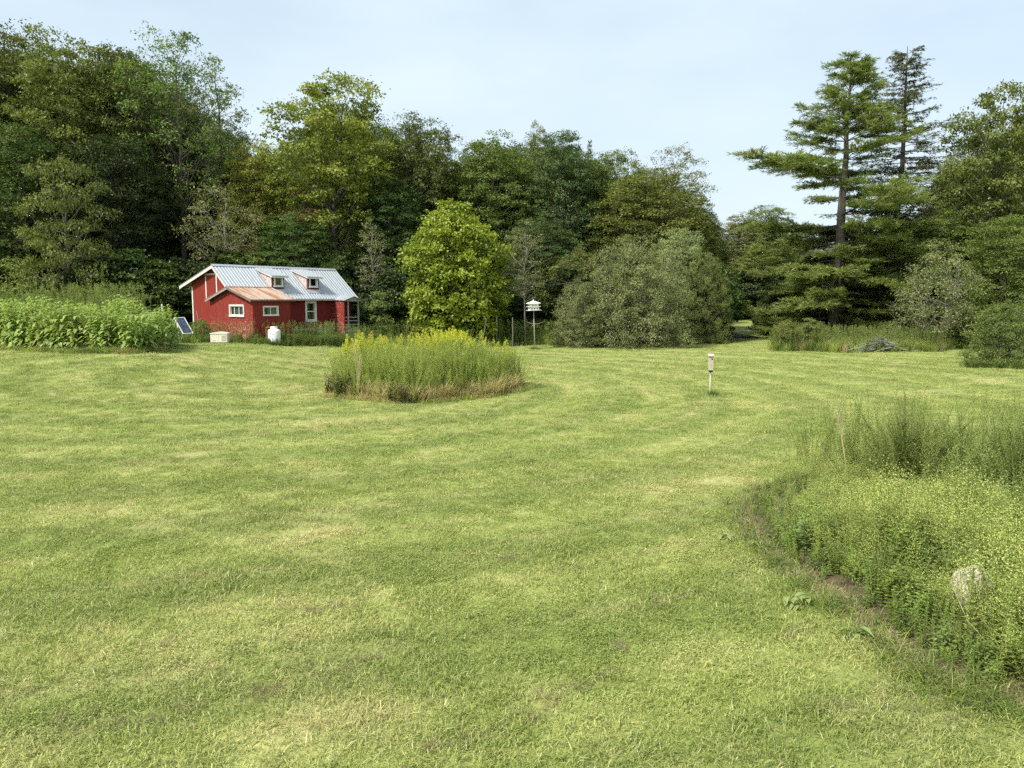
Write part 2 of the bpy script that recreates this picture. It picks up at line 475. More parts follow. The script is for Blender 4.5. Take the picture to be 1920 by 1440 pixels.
def paintmat(name, red, chip, amount, low=0.0, scale=9.0):
    """old red paint, flaking to a paler undercoat; low > 0 adds more flaking near the sill board"""
    m, t, out = newmat(name)
    tc = t.nodes.new('ShaderNodeTexCoord'); mp = t.nodes.new('ShaderNodeMapping'); mp.inputs['Scale'].default_value = (1, 1, 0.75)
    t.links.new(tc.outputs['Object'], mp.inputs['Vector'])
    f = noise(t, mp.outputs['Vector'], scale, 6, 0.68, 0.3); big = noise(t, mp.outputs['Vector'], 0.9, 3, 0.5)
    sx = t.nodes.new('ShaderNodeSeparateXYZ'); t.links.new(tc.outputs['Object'], sx.inputs[0])
    lo = rng_node(t, sx.outputs[2], 0.55, 2.1, low, 0.0)
    ad = nd(t, 'ShaderNodeMath', operation='ADD'); t.links.new(f, ad.inputs[0]); t.links.new(lo, ad.inputs[1])
    ad2 = nd(t, 'ShaderNodeMath', operation='MULTIPLY_ADD'); t.links.new(big, ad2.inputs[0]); ad2.inputs[1].default_value = 0.22; t.links.new(ad.outputs[0], ad2.inputs[2])
    k = rng_node(t, ad2.outputs[0], amount, amount + 0.035)
    mp2 = t.nodes.new('ShaderNodeMapping'); mp2.inputs['Scale'].default_value = (7, 7, 0.5); t.links.new(tc.outputs['Object'], mp2.inputs['Vector'])
    g = noise(t, mp2.outputs['Vector'], 3.0, 4, 0.6)
    r2 = mixrgb(t, rng_node(t, g, 0.3, 0.7), tuple(c * 0.72 for c in red), tuple(c * 1.22 for c in red))
    col = mixrgb(t, k, r2, chip)
    p = nd(t, 'ShaderNodeBsdfPrincipled', Roughness=0.75); p.inputs['Specular IOR Level'].default_value = 0.25
    t.links.new(col, p.inputs['Base Color'])
    wv = nd(t, 'ShaderNodeMath', operation='PINGPONG'); sm = nd(t, 'ShaderNodeMath', operation='SUBTRACT'); t.links.new(sx.outputs[0], sm.inputs[0]); t.links.new(sx.outputs[1], sm.inputs[1]); t.links.new(sm.outputs[0], wv.inputs[0]); wv.inputs[1].default_value = 0.1
    gr_ = rng_node(t, wv.outputs[0], 0.0, 0.012, 0.0, 1.0); hs_ = nd(t, 'ShaderNodeMath', operation='MULTIPLY_ADD'); t.links.new(f, hs_.inputs[0]); hs_.inputs[1].default_value = 0.4; t.links.new(gr_, hs_.inputs[2])
    b = nd(t, 'ShaderNodeBump', Strength=0.6, Distance=0.012); t.links.new(hs_.outputs[0], b.inputs['Height']); t.links.new(b.outputs[0], p.inputs['Normal'])
    t.links.new(p.outputs[0], out.inputs['Surface'])
    return m
RED = (0.27, 0.020, 0.018)
M['red'+'wall'] = paintmat('red_paint', (0.215, 0.026, 0.018), (0.36, 0.20, 0.15), 0.775, 0.05)
M['redchip'] = paintmat('red_paint_flaking', (0.225, 0.029, 0.020), (0.44, 0.27, 0.21), 0.735, 0.11, 15.0)
M['reddark'] = paintmat('red_paint_darker', (0.165, 0.018, 0.016), (0.28, 0.14, 0.10), 0.765, 0.05)  # red and undercoat both darker, for the front wall and dormer fronts
M['shake'] = paintmat('bleached_shingle', (0.34, 0.12, 0.10), (0.56, 0.46, 0.43), 0.53, 0.0, 14.0)
M['white'] = plain('white_paint', (0.70, 0.69, 0.66), 0.6, 5, 0.14)
M['trim'] = plain('old_white_trim', (0.60, 0.57, 0.52), 0.7, 12, 0.28)
M['found'] = plain('pale_foundation', (0.50, 0.38, 0.32), 0.9, 3, 0.2, bump=.3)
M['greywood'] = plain('grey_wood', (0.30, 0.29, 0.27), 0.85, 9, 0.3, stretch=(6, 6, .6))
M['darkwood'] = plain('dark_soffit', (0.16, 0.12, 0.10), 0.85, 6, 0.3)
M['curtain'] = plain('curtain_cloth', (0.34, 0.36, 0.37), 0.9, 4, 0.3, stretch=(9, 9, .4))
M['dark'+'room'] = plain('room_dark', (0.03, 0.03, 0.03), 0.9)

def metalroof(name, base, rust, amt, streak):
    m, t, out = newmat(name)
    tc = t.nodes.new('ShaderNodeTexCoord'); mp = t.nodes.new('ShaderNodeMapping'); mp.inputs['Scale'].default_value = streak
    t.links.new(tc.outputs['Object'], mp.inputs['Vector'])
    f = noise(t, mp.outputs['Vector'], 1.6, 6, 0.62, 0.2); f2 = noise(t, tc.outputs['Object'], 7.0, 5, 0.6)
    col = mixrgb(t, rng_node(t, f2, 0.3, 0.7), tuple(c * 0.90 for c in base), tuple(c * 1.06 for c in base))
    k = rng_node(t, f, amt, amt + 0.16)
    rc = mixrgb(t, f2, rust, tuple(c * 1.6 for c in rust))
    col = mixrgb(t, k, col, rc)
    p = nd(t, 'ShaderNodeBsdfPrincipled', Roughness=0.42, Metallic=0.35)
    t.links.new(rng_node(t, k, 0, 1, 0.42, 0.85), p.inputs['Roughness']); t.links.new(rng_node(t, k, 0, 1, 0.35, 0.0), p.inputs['Metallic'])
    t.links.new(col, p.inputs['Base Color']); t.links.new(p.outputs[0], out.inputs['Surface'])
    return m
M['tin'] = metalroof('galvanised_sheet', (0.40, 0.435, 0.465), (0.25, 0.235, 0.22), 0.58, (1, .6, .6))
M['rusty'] = metalroof('rusty_sheet', (0.46, 0.39, 0.33), (0.22, 0.095, 0.042), 0.42, (3.2, .35, .35))

def glassmat():
    m, t, out = newmat('window_glass')
    tr = nd(t, 'ShaderNodeBsdfTransparent'); tr.inputs[0].default_value = (0.62, 0.66, 0.66, 1)
    g = nd(t, 'ShaderNodeBsdfGlossy', Roughness=0.05); g.inputs[0].default_value = (0.9, 0.95, 1, 1)
    mx = nd(t, 'ShaderNodeMixShader', Fac=0.06)
    t.links.new(tr.outputs[0], mx.inputs[1]); t.links.new(g.outputs[0], mx.inputs[2]); t.links.new(mx.outputs[0], out.inputs['Surface'])
    return m
M['glass'] = glassmat()

class HouseFrame:
    """a = along the ridge, b = towards the front, z = absolute height -> local coords of the house root"""
    def __call__(s, a, b, z): return (a, -b, z - HZ)
HF = HouseFrame()

def house():
    root = empty('red_cottage', (HA[0], HA[1], HZ), HYAW)
    tag(root, 'red flaking cottage with a metal roof and two dormers at the wood edge', 'cottage')
    P = lambda *a: HF(*a)

    def wall_plane(name, mat, axis, c, s0, s1, z0, z1, holes=(), top=None, th=0.12, out=1, parent=root):
        """upright wall: axis 'b' -> runs along a at b=c facing +b ; axis 'a' -> runs along b at a=c facing -a"""
        b = Buf()
        def pt(s, z, dep):
            return P(s, c - dep, z) if axis == 'b' else P(c + dep * out, s, z)
        xs = sorted({s0, s1, *[h[0] for h in holes], *[h[1] for h in holes]}); zs = sorted({z0, z1, *[h[2] for h in holes], *[h[3] for h in holes]})
        for i in range(len(xs) - 1):
            for j in range(len(zs) - 1):
                mx, mz = (xs[i] + xs[i + 1]) / 2, (zs[j] + zs[j + 1]) / 2
                if any(h[0] < mx < h[1] and h[2] < mz < h[3] for h in holes): continue
                for dep in (0, th):
                    b.add([pt(xs[i], zs[j], dep), pt(xs[i + 1], zs[j], dep), pt(xs[i + 1], zs[j + 1], dep), pt(xs[i], zs[j + 1], dep)], [[0, 1, 2, 3]])
        for h in list(holes) + [(s0, s1, z0, z1)]:
            q = [(h[0], h[2]), (h[1], h[2]), (h[1], h[3]), (h[0], h[3])]
            for k in range(4):
                (sa, za), (sb, zb) = q[k], q[(k + 1) % 4]
                b.add([pt(sa, za, 0), pt(sb, zb, 0), pt(sb, zb, th), pt(sa, za, th)], [[0, 1, 2, 3]])
        if top:
            n = len(top)
            for dep in (0, th):
                V = [pt(s, z, dep) for s, z in top]
                b.add(V + [V[0]], [[0, k, k + 1] for k in range(1, n - 1)])
        return obj(name, b.mesh(name, [mat]), parent)

    def bar(buf, axis, c, s0, s1, z0, z1, d0, d1, out=1):
        """box on a wall: d0/d1 = depth in front of the wall plane"""
        if axis == 'b': box(buf, s0, s1, -(c + d1), -(c + d0), z0 - HZ, z1 - HZ)
        else:
            x0, x1 = sorted((c - d0 * out, c - d1 * out)); box(buf, x0, x1, -s1, -s0, z0 - HZ, z1 - HZ)

    def window(axis, c, s0, s1, z0, z1, tw=0.09, mull='v', curtain=True, out=1, wm='white', parent=root):
        w = Buf()
        bar(w, axis, c, s0 - tw, s1 + tw, z1 - 0.005, z1 + tw, -0.03, 0.045, out)
        bar(w, axis, c, s0 - tw - .02, s1 + tw + .02, z0 - tw, z0 + 0.005, -0.03, 0.06, out)
        bar(w, axis, c, s0 - tw, s0 + 0.005, z0 + 0.005, z1 - 0.005, -0.03, 0.045, out)
        bar(w, axis, c, s1 - 0.005, s1 + tw, z0 + 0.005, z1 - 0.005, -0.03, 0.045, out)
        wo = obj('window', w.mesh('window', [M[wm]]), parent)
        m_, zc = (s0 + s1) / 2, (z0 + z1) / 2
        f = Buf(); t = 0.035
        bar(f, axis, c, s0 + .006, s1 - .006, z0 + .006, z0 + t, -.07, -.02, out); bar(f, axis, c, s0 + .006, s1 - .006, z1 - t, z1 - .006, -.07, -.02, out)
        bar(f, axis, c, s0 + .006, s0 + t, z0 + t, z1 - t, -.07, -.02, out); bar(f, axis, c, s1 - t, s1 - .006, z0 + t, z1 - t, -.07, -.02, out)
        if mull == 'v':
            bar(f, axis, c, m_ - .022, m_ + .022, z0 + t, z1 - t, -.07, -.02, out)
        elif mull == 'h':
            bar(f, axis, c, s0 + t, s1 - t, zc - .03, zc + .03, -.07, -.012, out)
        elif mull == 'v2':
            for q in (s0 + (s1 - s0) * .27, s0 + (s1 - s0) * .62): bar(f, axis, c, q - .02, q + .02, z0 + t, z1 - t, -.07, -.02, out)
        obj('sash', f.mesh('sash', [M['white']]), wo)
        halves = {'v': [(s0, m_, z0, z1), (m_, s1, z0, z1)], 'h': [(s0, s1, z0, zc), (s0, s1, zc, z1)], 'v2': [(s0, s0 + (s1 - s0) * .27, z0, z1), (s0 + (s1 - s0) * .27, s0 + (s1 - s0) * .62, z0, z1), (s0 + (s1 - s0) * .62, s1, z0, z1)], None: [(s0, s1, z0, z1)]}[mull]
        for h in halves:
            g = Buf(); bar(g, axis, c, h[0] + .012, h[1] - .012, h[2] + .012, h[3] - .012, -.052, -.046, out)
            obj('pane', g.mesh('pane', [M['glass']]), wo)
        if curtain:
            q = Buf(); n = 24
            for i in range(n):
                a0, a1 = s0 + (s1 - s0) * i / n, s0 + (s1 - s0) * (i + 1) / n
                if abs((i + .5) / n - curtain_gap[0]) < curtain_gap[1]: continue
                d0, d1 = -.10 - .02 * math.sin(i * 1.7), -.10 - .02 * math.sin((i + 1) * 1.7)
                V = []
                for a, d in ((a0, d0), (a1, d1)):
                    for z in (z0 - .02, z1 + .02): V.append((a, -(c + d), z - HZ) if axis == 'b' else (c - d * out, -a, z - HZ))
                q.add([V[0], V[2], V[3], V[1]], [[0, 1, 2, 3]])
            obj('curtain', q.mesh('curtain', [M['curtain']]), wo)
        return wo
    curtain_gap = (0.62, 0.12)
    E_ = 3.09; slope = 0.79
    zr = lambda b: 5.208 - slope * b if b >= 0 else 5.208 + 0.29 * b
    a0, a1, bb, bf = 0.35, 8.78, -3.2, 2.2
    # main walls
    wall_plane('wall', M['reddark'], 'b', bf, a0, a1, 1.36, zr(bf) - .09, holes=[(5.20, 5.80, 1.80, 2.90)])
    fo = Buf(); box(fo, a0, a1, -(bf - .06), -(bf - .3), -.3, 1.36 - HZ); obj('foundation', fo.mesh('foundation', [M['found']]), root)
    window('b', bf, 5.20, 5.80, 1.80, 2.90, 0.13, 'h')
    wall_plane('wall', M['redwall'], 'a', a0, bb, bf - .12, .35, zr(bf) - .09, top=[(bb, zr(bf) - .09), (bf - .12, zr(bf) - .09), (0, 5.208 - .09), (bb, zr(bb) - .09)])
    wall_plane('wall', M['redwall'], 'a', a1, bb, bf - .12, .35, zr(bf) - .09, top=[(bb, zr(bf) - .09), (bf - .12, zr(bf) - .09), (0, 5.208 - .09), (bb, zr(bb) - .09)], out=-1)
    wb = Buf(); box(wb, a0, a1, -bb - .1, -bb, -.15, zr(bb) - .09 - HZ); obj('wall', wb.mesh('wall', [M['redwall']]), root)
    # corner board, loft door on the gable
    t = Buf(); bar(t, 'a', a0, bb - .02, bb + .12, .4, 3.93, .002, .03); obj('corner_board', t.mesh('corner_board', [M['trim']]), root)
    d = Buf(); bar(d, 'a', a0, -1.30, -.12, 3.2, 4.62, .002, .03); do = obj('loft_door', d.mesh('loft_door', [M['redwall']]), root)
    for s0, s1, z0, z1 in ((-1.42, -1.30, 3.15, 4.72), (-.12, 0.0, 3.5, 4.72), (-1.30, -.12, 4.62, 4.72)):
        t = Buf(); bar(t, 'a', a0, s0, s1, z0, z1, .002, .045); obj('trim', t.mesh('trim', [M['trim']]), do)
    # roof: one corrugated sheet after the other
    rid = empty('roof', (0, 0, 0)); rid.parent = root
    def sheet(aa, ab, b_hi, z_hi, b_lo, z_lo, mat, pitch=0.2, parent=rid, along='a', extra=0.0):
        n = max(1, int(round((ab - aa) / pitch))); prof = []
        for i in range(n):
            w = (ab - aa) / n; x = aa + i * w
            prof += [(x, 0.0), (x + .62 * w, 0.0), (x + .74 * w, .018), (x + .90 * w, .018)]
        prof.append((ab, 0.0))
        prof = np.array(prof); k = len(prof); b = Buf()
        nrmv = np.array([z_hi - z_lo, abs(b_hi - b_lo)]); nrmv /= np.linalg.norm(nrmv)
        sg = 1 if b_lo > b_hi else -1
        rows = []
        for (bq, zq) in ((b_hi, z_hi), (b_lo, z_lo)):
            for dep in (0, -.02):
                rows.append([P(x, bq + sg * nrmv[0] * (h + dep + extra), zq + nrmv[1] * (h + dep + extra)) for x, h in prof])
        V = np.array(rows).reshape(-1, 3); j = np.arange(k - 1)
        Fc = np.vstack([np.stack([j, j + 1, 2 * k + j + 1, 2 * k + j], -1), np.stack([k + j, k + j + 1, 3 * k + j + 1, 3 * k + j], -1),
                        np.stack([j, j + 1, k + j + 1, k + j], -1), np.stack([2 * k + j, 2 * k + j + 1, 3 * k + j + 1, 3 * k + j], -1)])
        Fc = np.vstack([Fc, [[0, k, 3 * k, 2 * k], [k - 1, 2 * k - 1, 4 * k - 1, 3 * k - 1]]])
        b.add(V, Fc)
        return obj('roof_sheet', b.mesh('roof_sheet', [mat]), parent)
    ns = 11; w = 9.13 / ns
    for i in range(ns):
        e = 0.004 * (i % 2)
        sheet(i * w - .01, (i + 1) * w + .03, 0.0, 5.225, 2.62, 5.225 - slope * 2.62, M['tin'], extra=e)
        sheet(i * w - .01, (i + 1) * w + .03, 0.0, 5.225, -4.25, 5.225 - .29 * 4.25, M['tin'], extra=e)
    rc = Buf()
    for s_, sl in ((1, slope), (-1, .29)):
        rc.add([P(-.03, 0, 5.275), P(9.16, 0, 5.275), P(9.16, s_ * .17, 5.275 - sl * .17), P(-.03, s_ * .17, 5.275 - sl * .17)], [[0, 1, 2, 3]])
    obj('ridge_cap', rc.mesh('ridge_cap', [M['tin']]), rid)
    # barge boards and dark soffit under the gable overhang
    def rake(name, a_, b_lo, sl, mat, dz0=-.03, dz1=-.20, th=.03, zt=5.208, bt=0.0):
        q = Buf(); zl = zt - sl * abs(b_lo - bt)
        V = [P(a_, bt, zt + dz0), P(a_, b_lo, zl + dz0), P(a_, b_lo, zl + dz1), P(a_, bt, zt + dz1)]
        V += [P(a_ + th, bt, zt + dz0), P(a_ + th, b_lo, zl + dz0), P(a_ + th, b_lo, zl + dz1), P(a_ + th, bt, zt + dz1)]
        q.add(V, [[0, 1, 2, 3], [4, 7, 6, 5], [0, 4, 5, 1], [3, 2, 6, 7], [1, 5, 6, 2], [0, 3, 7, 4]])
        return obj(name, q.mesh(name, [mat]), root)
    rake('barge_board', 0.0, -4.2, .29, M['trim']); rake('barge_board', 0.0, 2.55, slope, M['trim'])
    rake('barge_board', 9.09, -4.2, .29, M['trim']); rake('barge_board', 9.09, 2.55, slope, M['trim'])
    fb = Buf(); box(fb, 2.5, 9.1, -2.60, -2.57, 3.06 - HZ, 3.14 - HZ); obj('fascia', fb.mesh('fascia', [M['trim']]), root)
    sf = Buf()
    for b_lo, sl in ((-4.2, .29), (2.55, slope)):
        zl = 5.17 - sl * abs(b_lo)
        sf.add([P(.035, 0, 5.17), P(9.08, 0, 5.17), P(9.08, b_lo, zl), P(.035, b_lo, zl)], [[0, 1, 2, 3]])
    obj('soffit', sf.mesh('soffit', [M['darkwood']]), root)

    # annex with its own low gable roof
    x0, x1, y0, y1, pk, ze = -.3, 2.15, .2, 4.95, 2.6, 3.12
    curtain_gap = (0.7, 0.0)
    wall_plane('annex_wall', M['redchip'], 'a', x0, y0, y1, .35, ze, holes=[(2.55, 3.98, 2.20, 2.72)], top=[(y0, ze), (y1, ze), (pk, 3.80)])
    window('a', x0, 2.55, 3.98, 2.20, 2.72, .10, 'v2', wm='trim')
    curtain_gap = (0.0, 0.35)
    wall_plane('annex_wall', M['redwall'], 'b', y1, x0 + .12, x1, .35, ze - .04, holes=[(0.40, 1.28, 2.22, 2.68)])
    window('b', y1, 0.40, 1.28, 2.22, 2.68, .06, 'v')
    wall_plane('annex_wall', M['redwall'], 'a', x1, 2.2, y1 - .12, .35, ze, out=-1)
    asl = (3.83 - 3.09) / 2.55
    ar = empty('annex_roof', (0, 0, 0)); ar.parent = root
    nn = 4; w = (2.40 + .55) / nn
    for i in range(nn):
        sheet(-.55 + i * w - .01, -.55 + (i + 1) * w + .02, pk, 3.85, 5.18, 3.85 - asl * 2.58, M['rusty'], .18, ar, extra=.004 * (i % 2))
        sheet(-.55 + i * w - .01, -.55 + (i + 1) * w + .02, pk, 3.85, 0.0 if i == 0 else 1.5, 3.85 - asl * (2.6 if i == 0 else 1.1), M['rusty'], .18, ar, extra=.004 * (i % 2))
    q = Buf(); q.add([P(-.55, pk - .14, 3.885 - asl * .14), P(2.41, pk - .14, 3.885 - asl * .14), P(2.41, pk, 3.90), P(-.55, pk, 3.90), P(-.55, pk + .14, 3.885 - asl * .14), P(2.41, pk + .14, 3.885 - asl * .14)], [[0, 1, 2, 3], [3, 2, 5, 4]])
    obj('ridge_cap', q.mesh('ridge_cap', [M['rusty']]), ar)
    rake('barge_board', -.54, 5.15, asl, M['darkwood'], -.01, -.13, .03, 3.83, pk); rake('barge_board', -.54, 0.05, asl, M['greywood'], -.01, -.13, .03, 3.83, pk)
    fb = Buf(); box(fb, -.5, 2.38, -5.17, -5.14, 3.01 - HZ, 3.09 - HZ); obj('fascia', fb.mesh('fascia', [M['darkwood']]), root)
    so = Buf(); so.add([P(-.5, 0.05, 3.05), P(.3, .05, 3.05), P(.3, pk, 3.79), P(-.5, pk, 3.79)], [[0, 1, 2, 3]]); so.add([P(-.5, 5.14, 3.05), P(2.38, 5.14, 3.05), P(2.38, pk, 3.79), P(-.5, pk, 3.79)], [[0, 1, 2, 3]])
    obj('soffit', so.mesh('soffit', [M['darkwood']]), root)

    # two shed dormers
    for k, da in enumerate((2.92, 5.52)):
        db = empty('dormer', (0, 0, 0)); db.parent = root
        wd_ = 0.92; bfz = 1.86; zt = 4.62; zb = zr(bfz) - .02
        curtain_gap = (0.3, 0.5)
        wall_plane('front_wall', M['reddark'], 'b', bfz, da, da + wd_, zb, zt, holes=[(da + .24, da + .72, 3.98, 4.50)], th=.08, parent=db)
        for aa in (da, da + wd_):
            c = Buf()
            V = [P(aa, .30, zr(.30)), P(aa, bfz, zb), P(aa, bfz, zt), P(aa, .30, 5.01)]
            V2 = [(v[0] + (.05 if aa == da else -.05), v[1], v[2]) for v in V]
            c.add(V + V2, [[0, 1, 2, 3], [4, 7, 6, 5], [0, 4, 5, 1], [1, 5, 6, 2], [2, 6, 7, 3], [3, 7, 4, 0]])
            obj('cheek', c.mesh('cheek', [M['shake']]), db)
        wn = window('b', bfz, da + .24, da + .72, 3.98, 4.50, .09, None, False, parent=db)
        n = 5; ww = (wd_ + .30) / n; b0, b1 = .12, 2.12
        zs_ = lambda b: 5.14 - (b - b0) * (5.14 - 4.66) / (bfz - b0)
        sh = sheet(da - .15, da + wd_ + .17, b0, zs_(b0), b1, zs_(b1), M['tin'], .2, db); sh.name = 'dormer_roof'
        fr = Buf(); box(fr, da - .14, da + wd_ + .16, -(b1 - .03), -(b1 - .07), zs_(b1) - .12 - HZ, zs_(b1) - .025 - HZ); obj('fascia', fr.mesh('fascia', [M['white']]), db)
        rk = Buf()
        V = [P(da - .13, b0 + .05, zs_(b0 + .05) - .03), P(da - .13, b1 - .05, zs_(b1 - .05) - .03), P(da - .13, b1 - .05, zs_(b1 - .05) - .11), P(da - .13, b0 + .05, zs_(b0 + .05) - .09)]
        V += [(v[0] + .03, v[1], v[2]) for v in V]
        rk.add(V, [[0, 1, 2, 3], [4, 7, 6, 5], [0, 4, 5, 1], [3, 2, 6, 7], [1, 5, 6, 2], [0, 3, 7, 4]]); obj('side_trim', rk.mesh('side_trim', [M['trim']]), db)
        # flashing strip along the cheek
        fl = Buf(); fl.add([P(da - .09, .1, zr(.1) + .05), P(da - .01, .1, zr(.1) + .05), P(da - .01, bfz, zr(bfz) + .05), P(da - .09, bfz, zr(bfz) + .05)], [[0, 1, 2, 3]])
        fl.add([P(da - .05, bfz + .02, zr(bfz + .02) + .05), P(da + wd_ + .05, bfz + .02, zr(bfz + .02) + .05), P(da + wd_ + .05, bfz + .34, zr(bfz + .34) + .05), P(da - .05, bfz + .34, zr(bfz + .34) + .05)], [[0, 1, 2, 3]])
        obj('flashing', fl.mesh('flashing', [M['tin']]), db)

    # entrance porch with a side screen, posts, rail and a little gable roof
    po = empty('porch', (0, 0, 0)); po.parent = root
    s = Buf(); box(s, 7.16, 7.24, -3.52, -2.2, .7 - HZ, 3.03 - HZ); obj('side_screen', s.mesh('side_screen', [M['redchip']]), po)
    dk = Buf(); box(dk, 7.25, 8.45, -3.5, -2.2, .98 - HZ, 1.12 - HZ); obj('floor', dk.mesh('floor', [M['greywood']]), po)
    for a_, b_ in ((8.38, 3.44), (7.52, 3.46)):
        s = Buf(); box(s, a_ - .045, a_ + .045, -b_ - .045, -b_ + .045, -.1, 3.0 - HZ); obj('post', s.mesh('post', [M['greywood']]), po)
    for z in (1.95, 1.72, 1.48):
        s = Buf(); box(s, 7.25, 8.33, -3.47, -3.42, z - .03 - HZ, z + .03 - HZ); obj('rail', s.mesh('rail', [M['greywood']]), po)
    pr = Buf(); ac = 7.86; hw = .78
    for sg in (-1, 1):
        V = [P(ac, 2.2, 3.44), P(ac, 3.72, 3.34), P(ac + sg * hw, 3.72, 3.08), P(ac + sg * hw, 2.3, 3.12)]
        V += [(v[0], v[1], v[2] - .035) for v in V]
        pr.add(V, [[0, 1, 2, 3], [4, 7, 6, 5], [1, 5, 6, 2], [2, 6, 7, 3], [3, 7, 4, 0]])
    obj('porch_roof', pr.mesh('porch_roof', [M['tin']]), po)
    pg = Buf(); pg.add([P(ac - hw + .1, 3.6, 3.05), P(ac + hw - .1, 3.6, 3.05), P(ac, 3.6, 3.30)], [[0, 1, 2]]); pg.add([P(ac - hw + .1, 3.62, 3.0), P(ac + hw - .1, 3.62, 3.0), P(ac + hw - .1, 3.62, 3.07), P(ac - hw + .1, 3.62, 3.07)], [[0, 1, 2, 3]])
    obj('porch_gable', pg.mesh('porch_gable', [M['greywood']]), po)
    st = Buf(); box(st, 7.4, 8.3, -3.85, -3.5, .3 - HZ, .85 - HZ); obj('step', st.mesh('step', [M['greywood']]), po)
    return root
house()

# ------------------------------------------------------------------ forest floor
M['litter'] = plain('leaf_litter', (0.055, 0.050, 0.028), 0.95, 3, 0.4, bump=0.5)
def forest_edge(x):
    x = np.asarray(x, float)
    e = np.where(x < -9, 55.0, 51.0)
    e = np.where(x > 11, 58.0, e); e = np.where(x > 19, 86.0, e); e = np.where(x > 27, 56.0, e)
    return e
def forest_floor():
    xs = np.arange(-200, 201, 2.5); ys = np.arange(40, 330, 2.5)
    X, Y = np.meshgrid(xs, ys); V = np.stack([X, Y, gz(X, Y) + 0.05], -1).reshape(-1, 3)
    nx = len(xs); i = np.arange(len(ys) - 1)[:, None] * nx + np.arange(nx - 1)[None]
    keep = (Y[:-1, :-1] > forest_edge(X[:-1, :-1] + 1.25))
    Fc = np.stack([i, i + 1, i + nx + 1, i + nx], -1)[keep]
    b = Buf(); b.add(V, Fc)
    tag(obj('forest_floor', b.mesh('forest_floor', [M['litter']], True)), kind='structure')
forest_floor()

# ------------------------------------------------------------------ trees
def prof(kind, t):
    t = np.clip(t, 0, 1)
    if kind == 'oval': return np.sin(math.pi * (0.10 + 0.84 * t)) ** 0.65
    if kind == 'full': return np.clip(1 - np.abs(2 * t - 1.04) ** 2.8, 0.02, 1) ** 0.5
    if kind == 'egg': return np.sin(math.pi * np.clip(0.13 + 0.85 * t ** 0.85, 0, 1)) ** 0.6
    if kind == 'top': return np.sin(math.pi * np.clip(0.08 + 0.86 * t ** 1.35, 0, 1)) ** 0.6
    if kind == 'dome': return np.sqrt(np.clip(1 - t ** 2.2, 0, 1)) * (0.90 + 0.10 * t)
    if kind == 'col': return (np.sin(math.pi * np.clip(0.06 + 0.92 * t, 0, 1))) ** 0.8
    return 1 - t

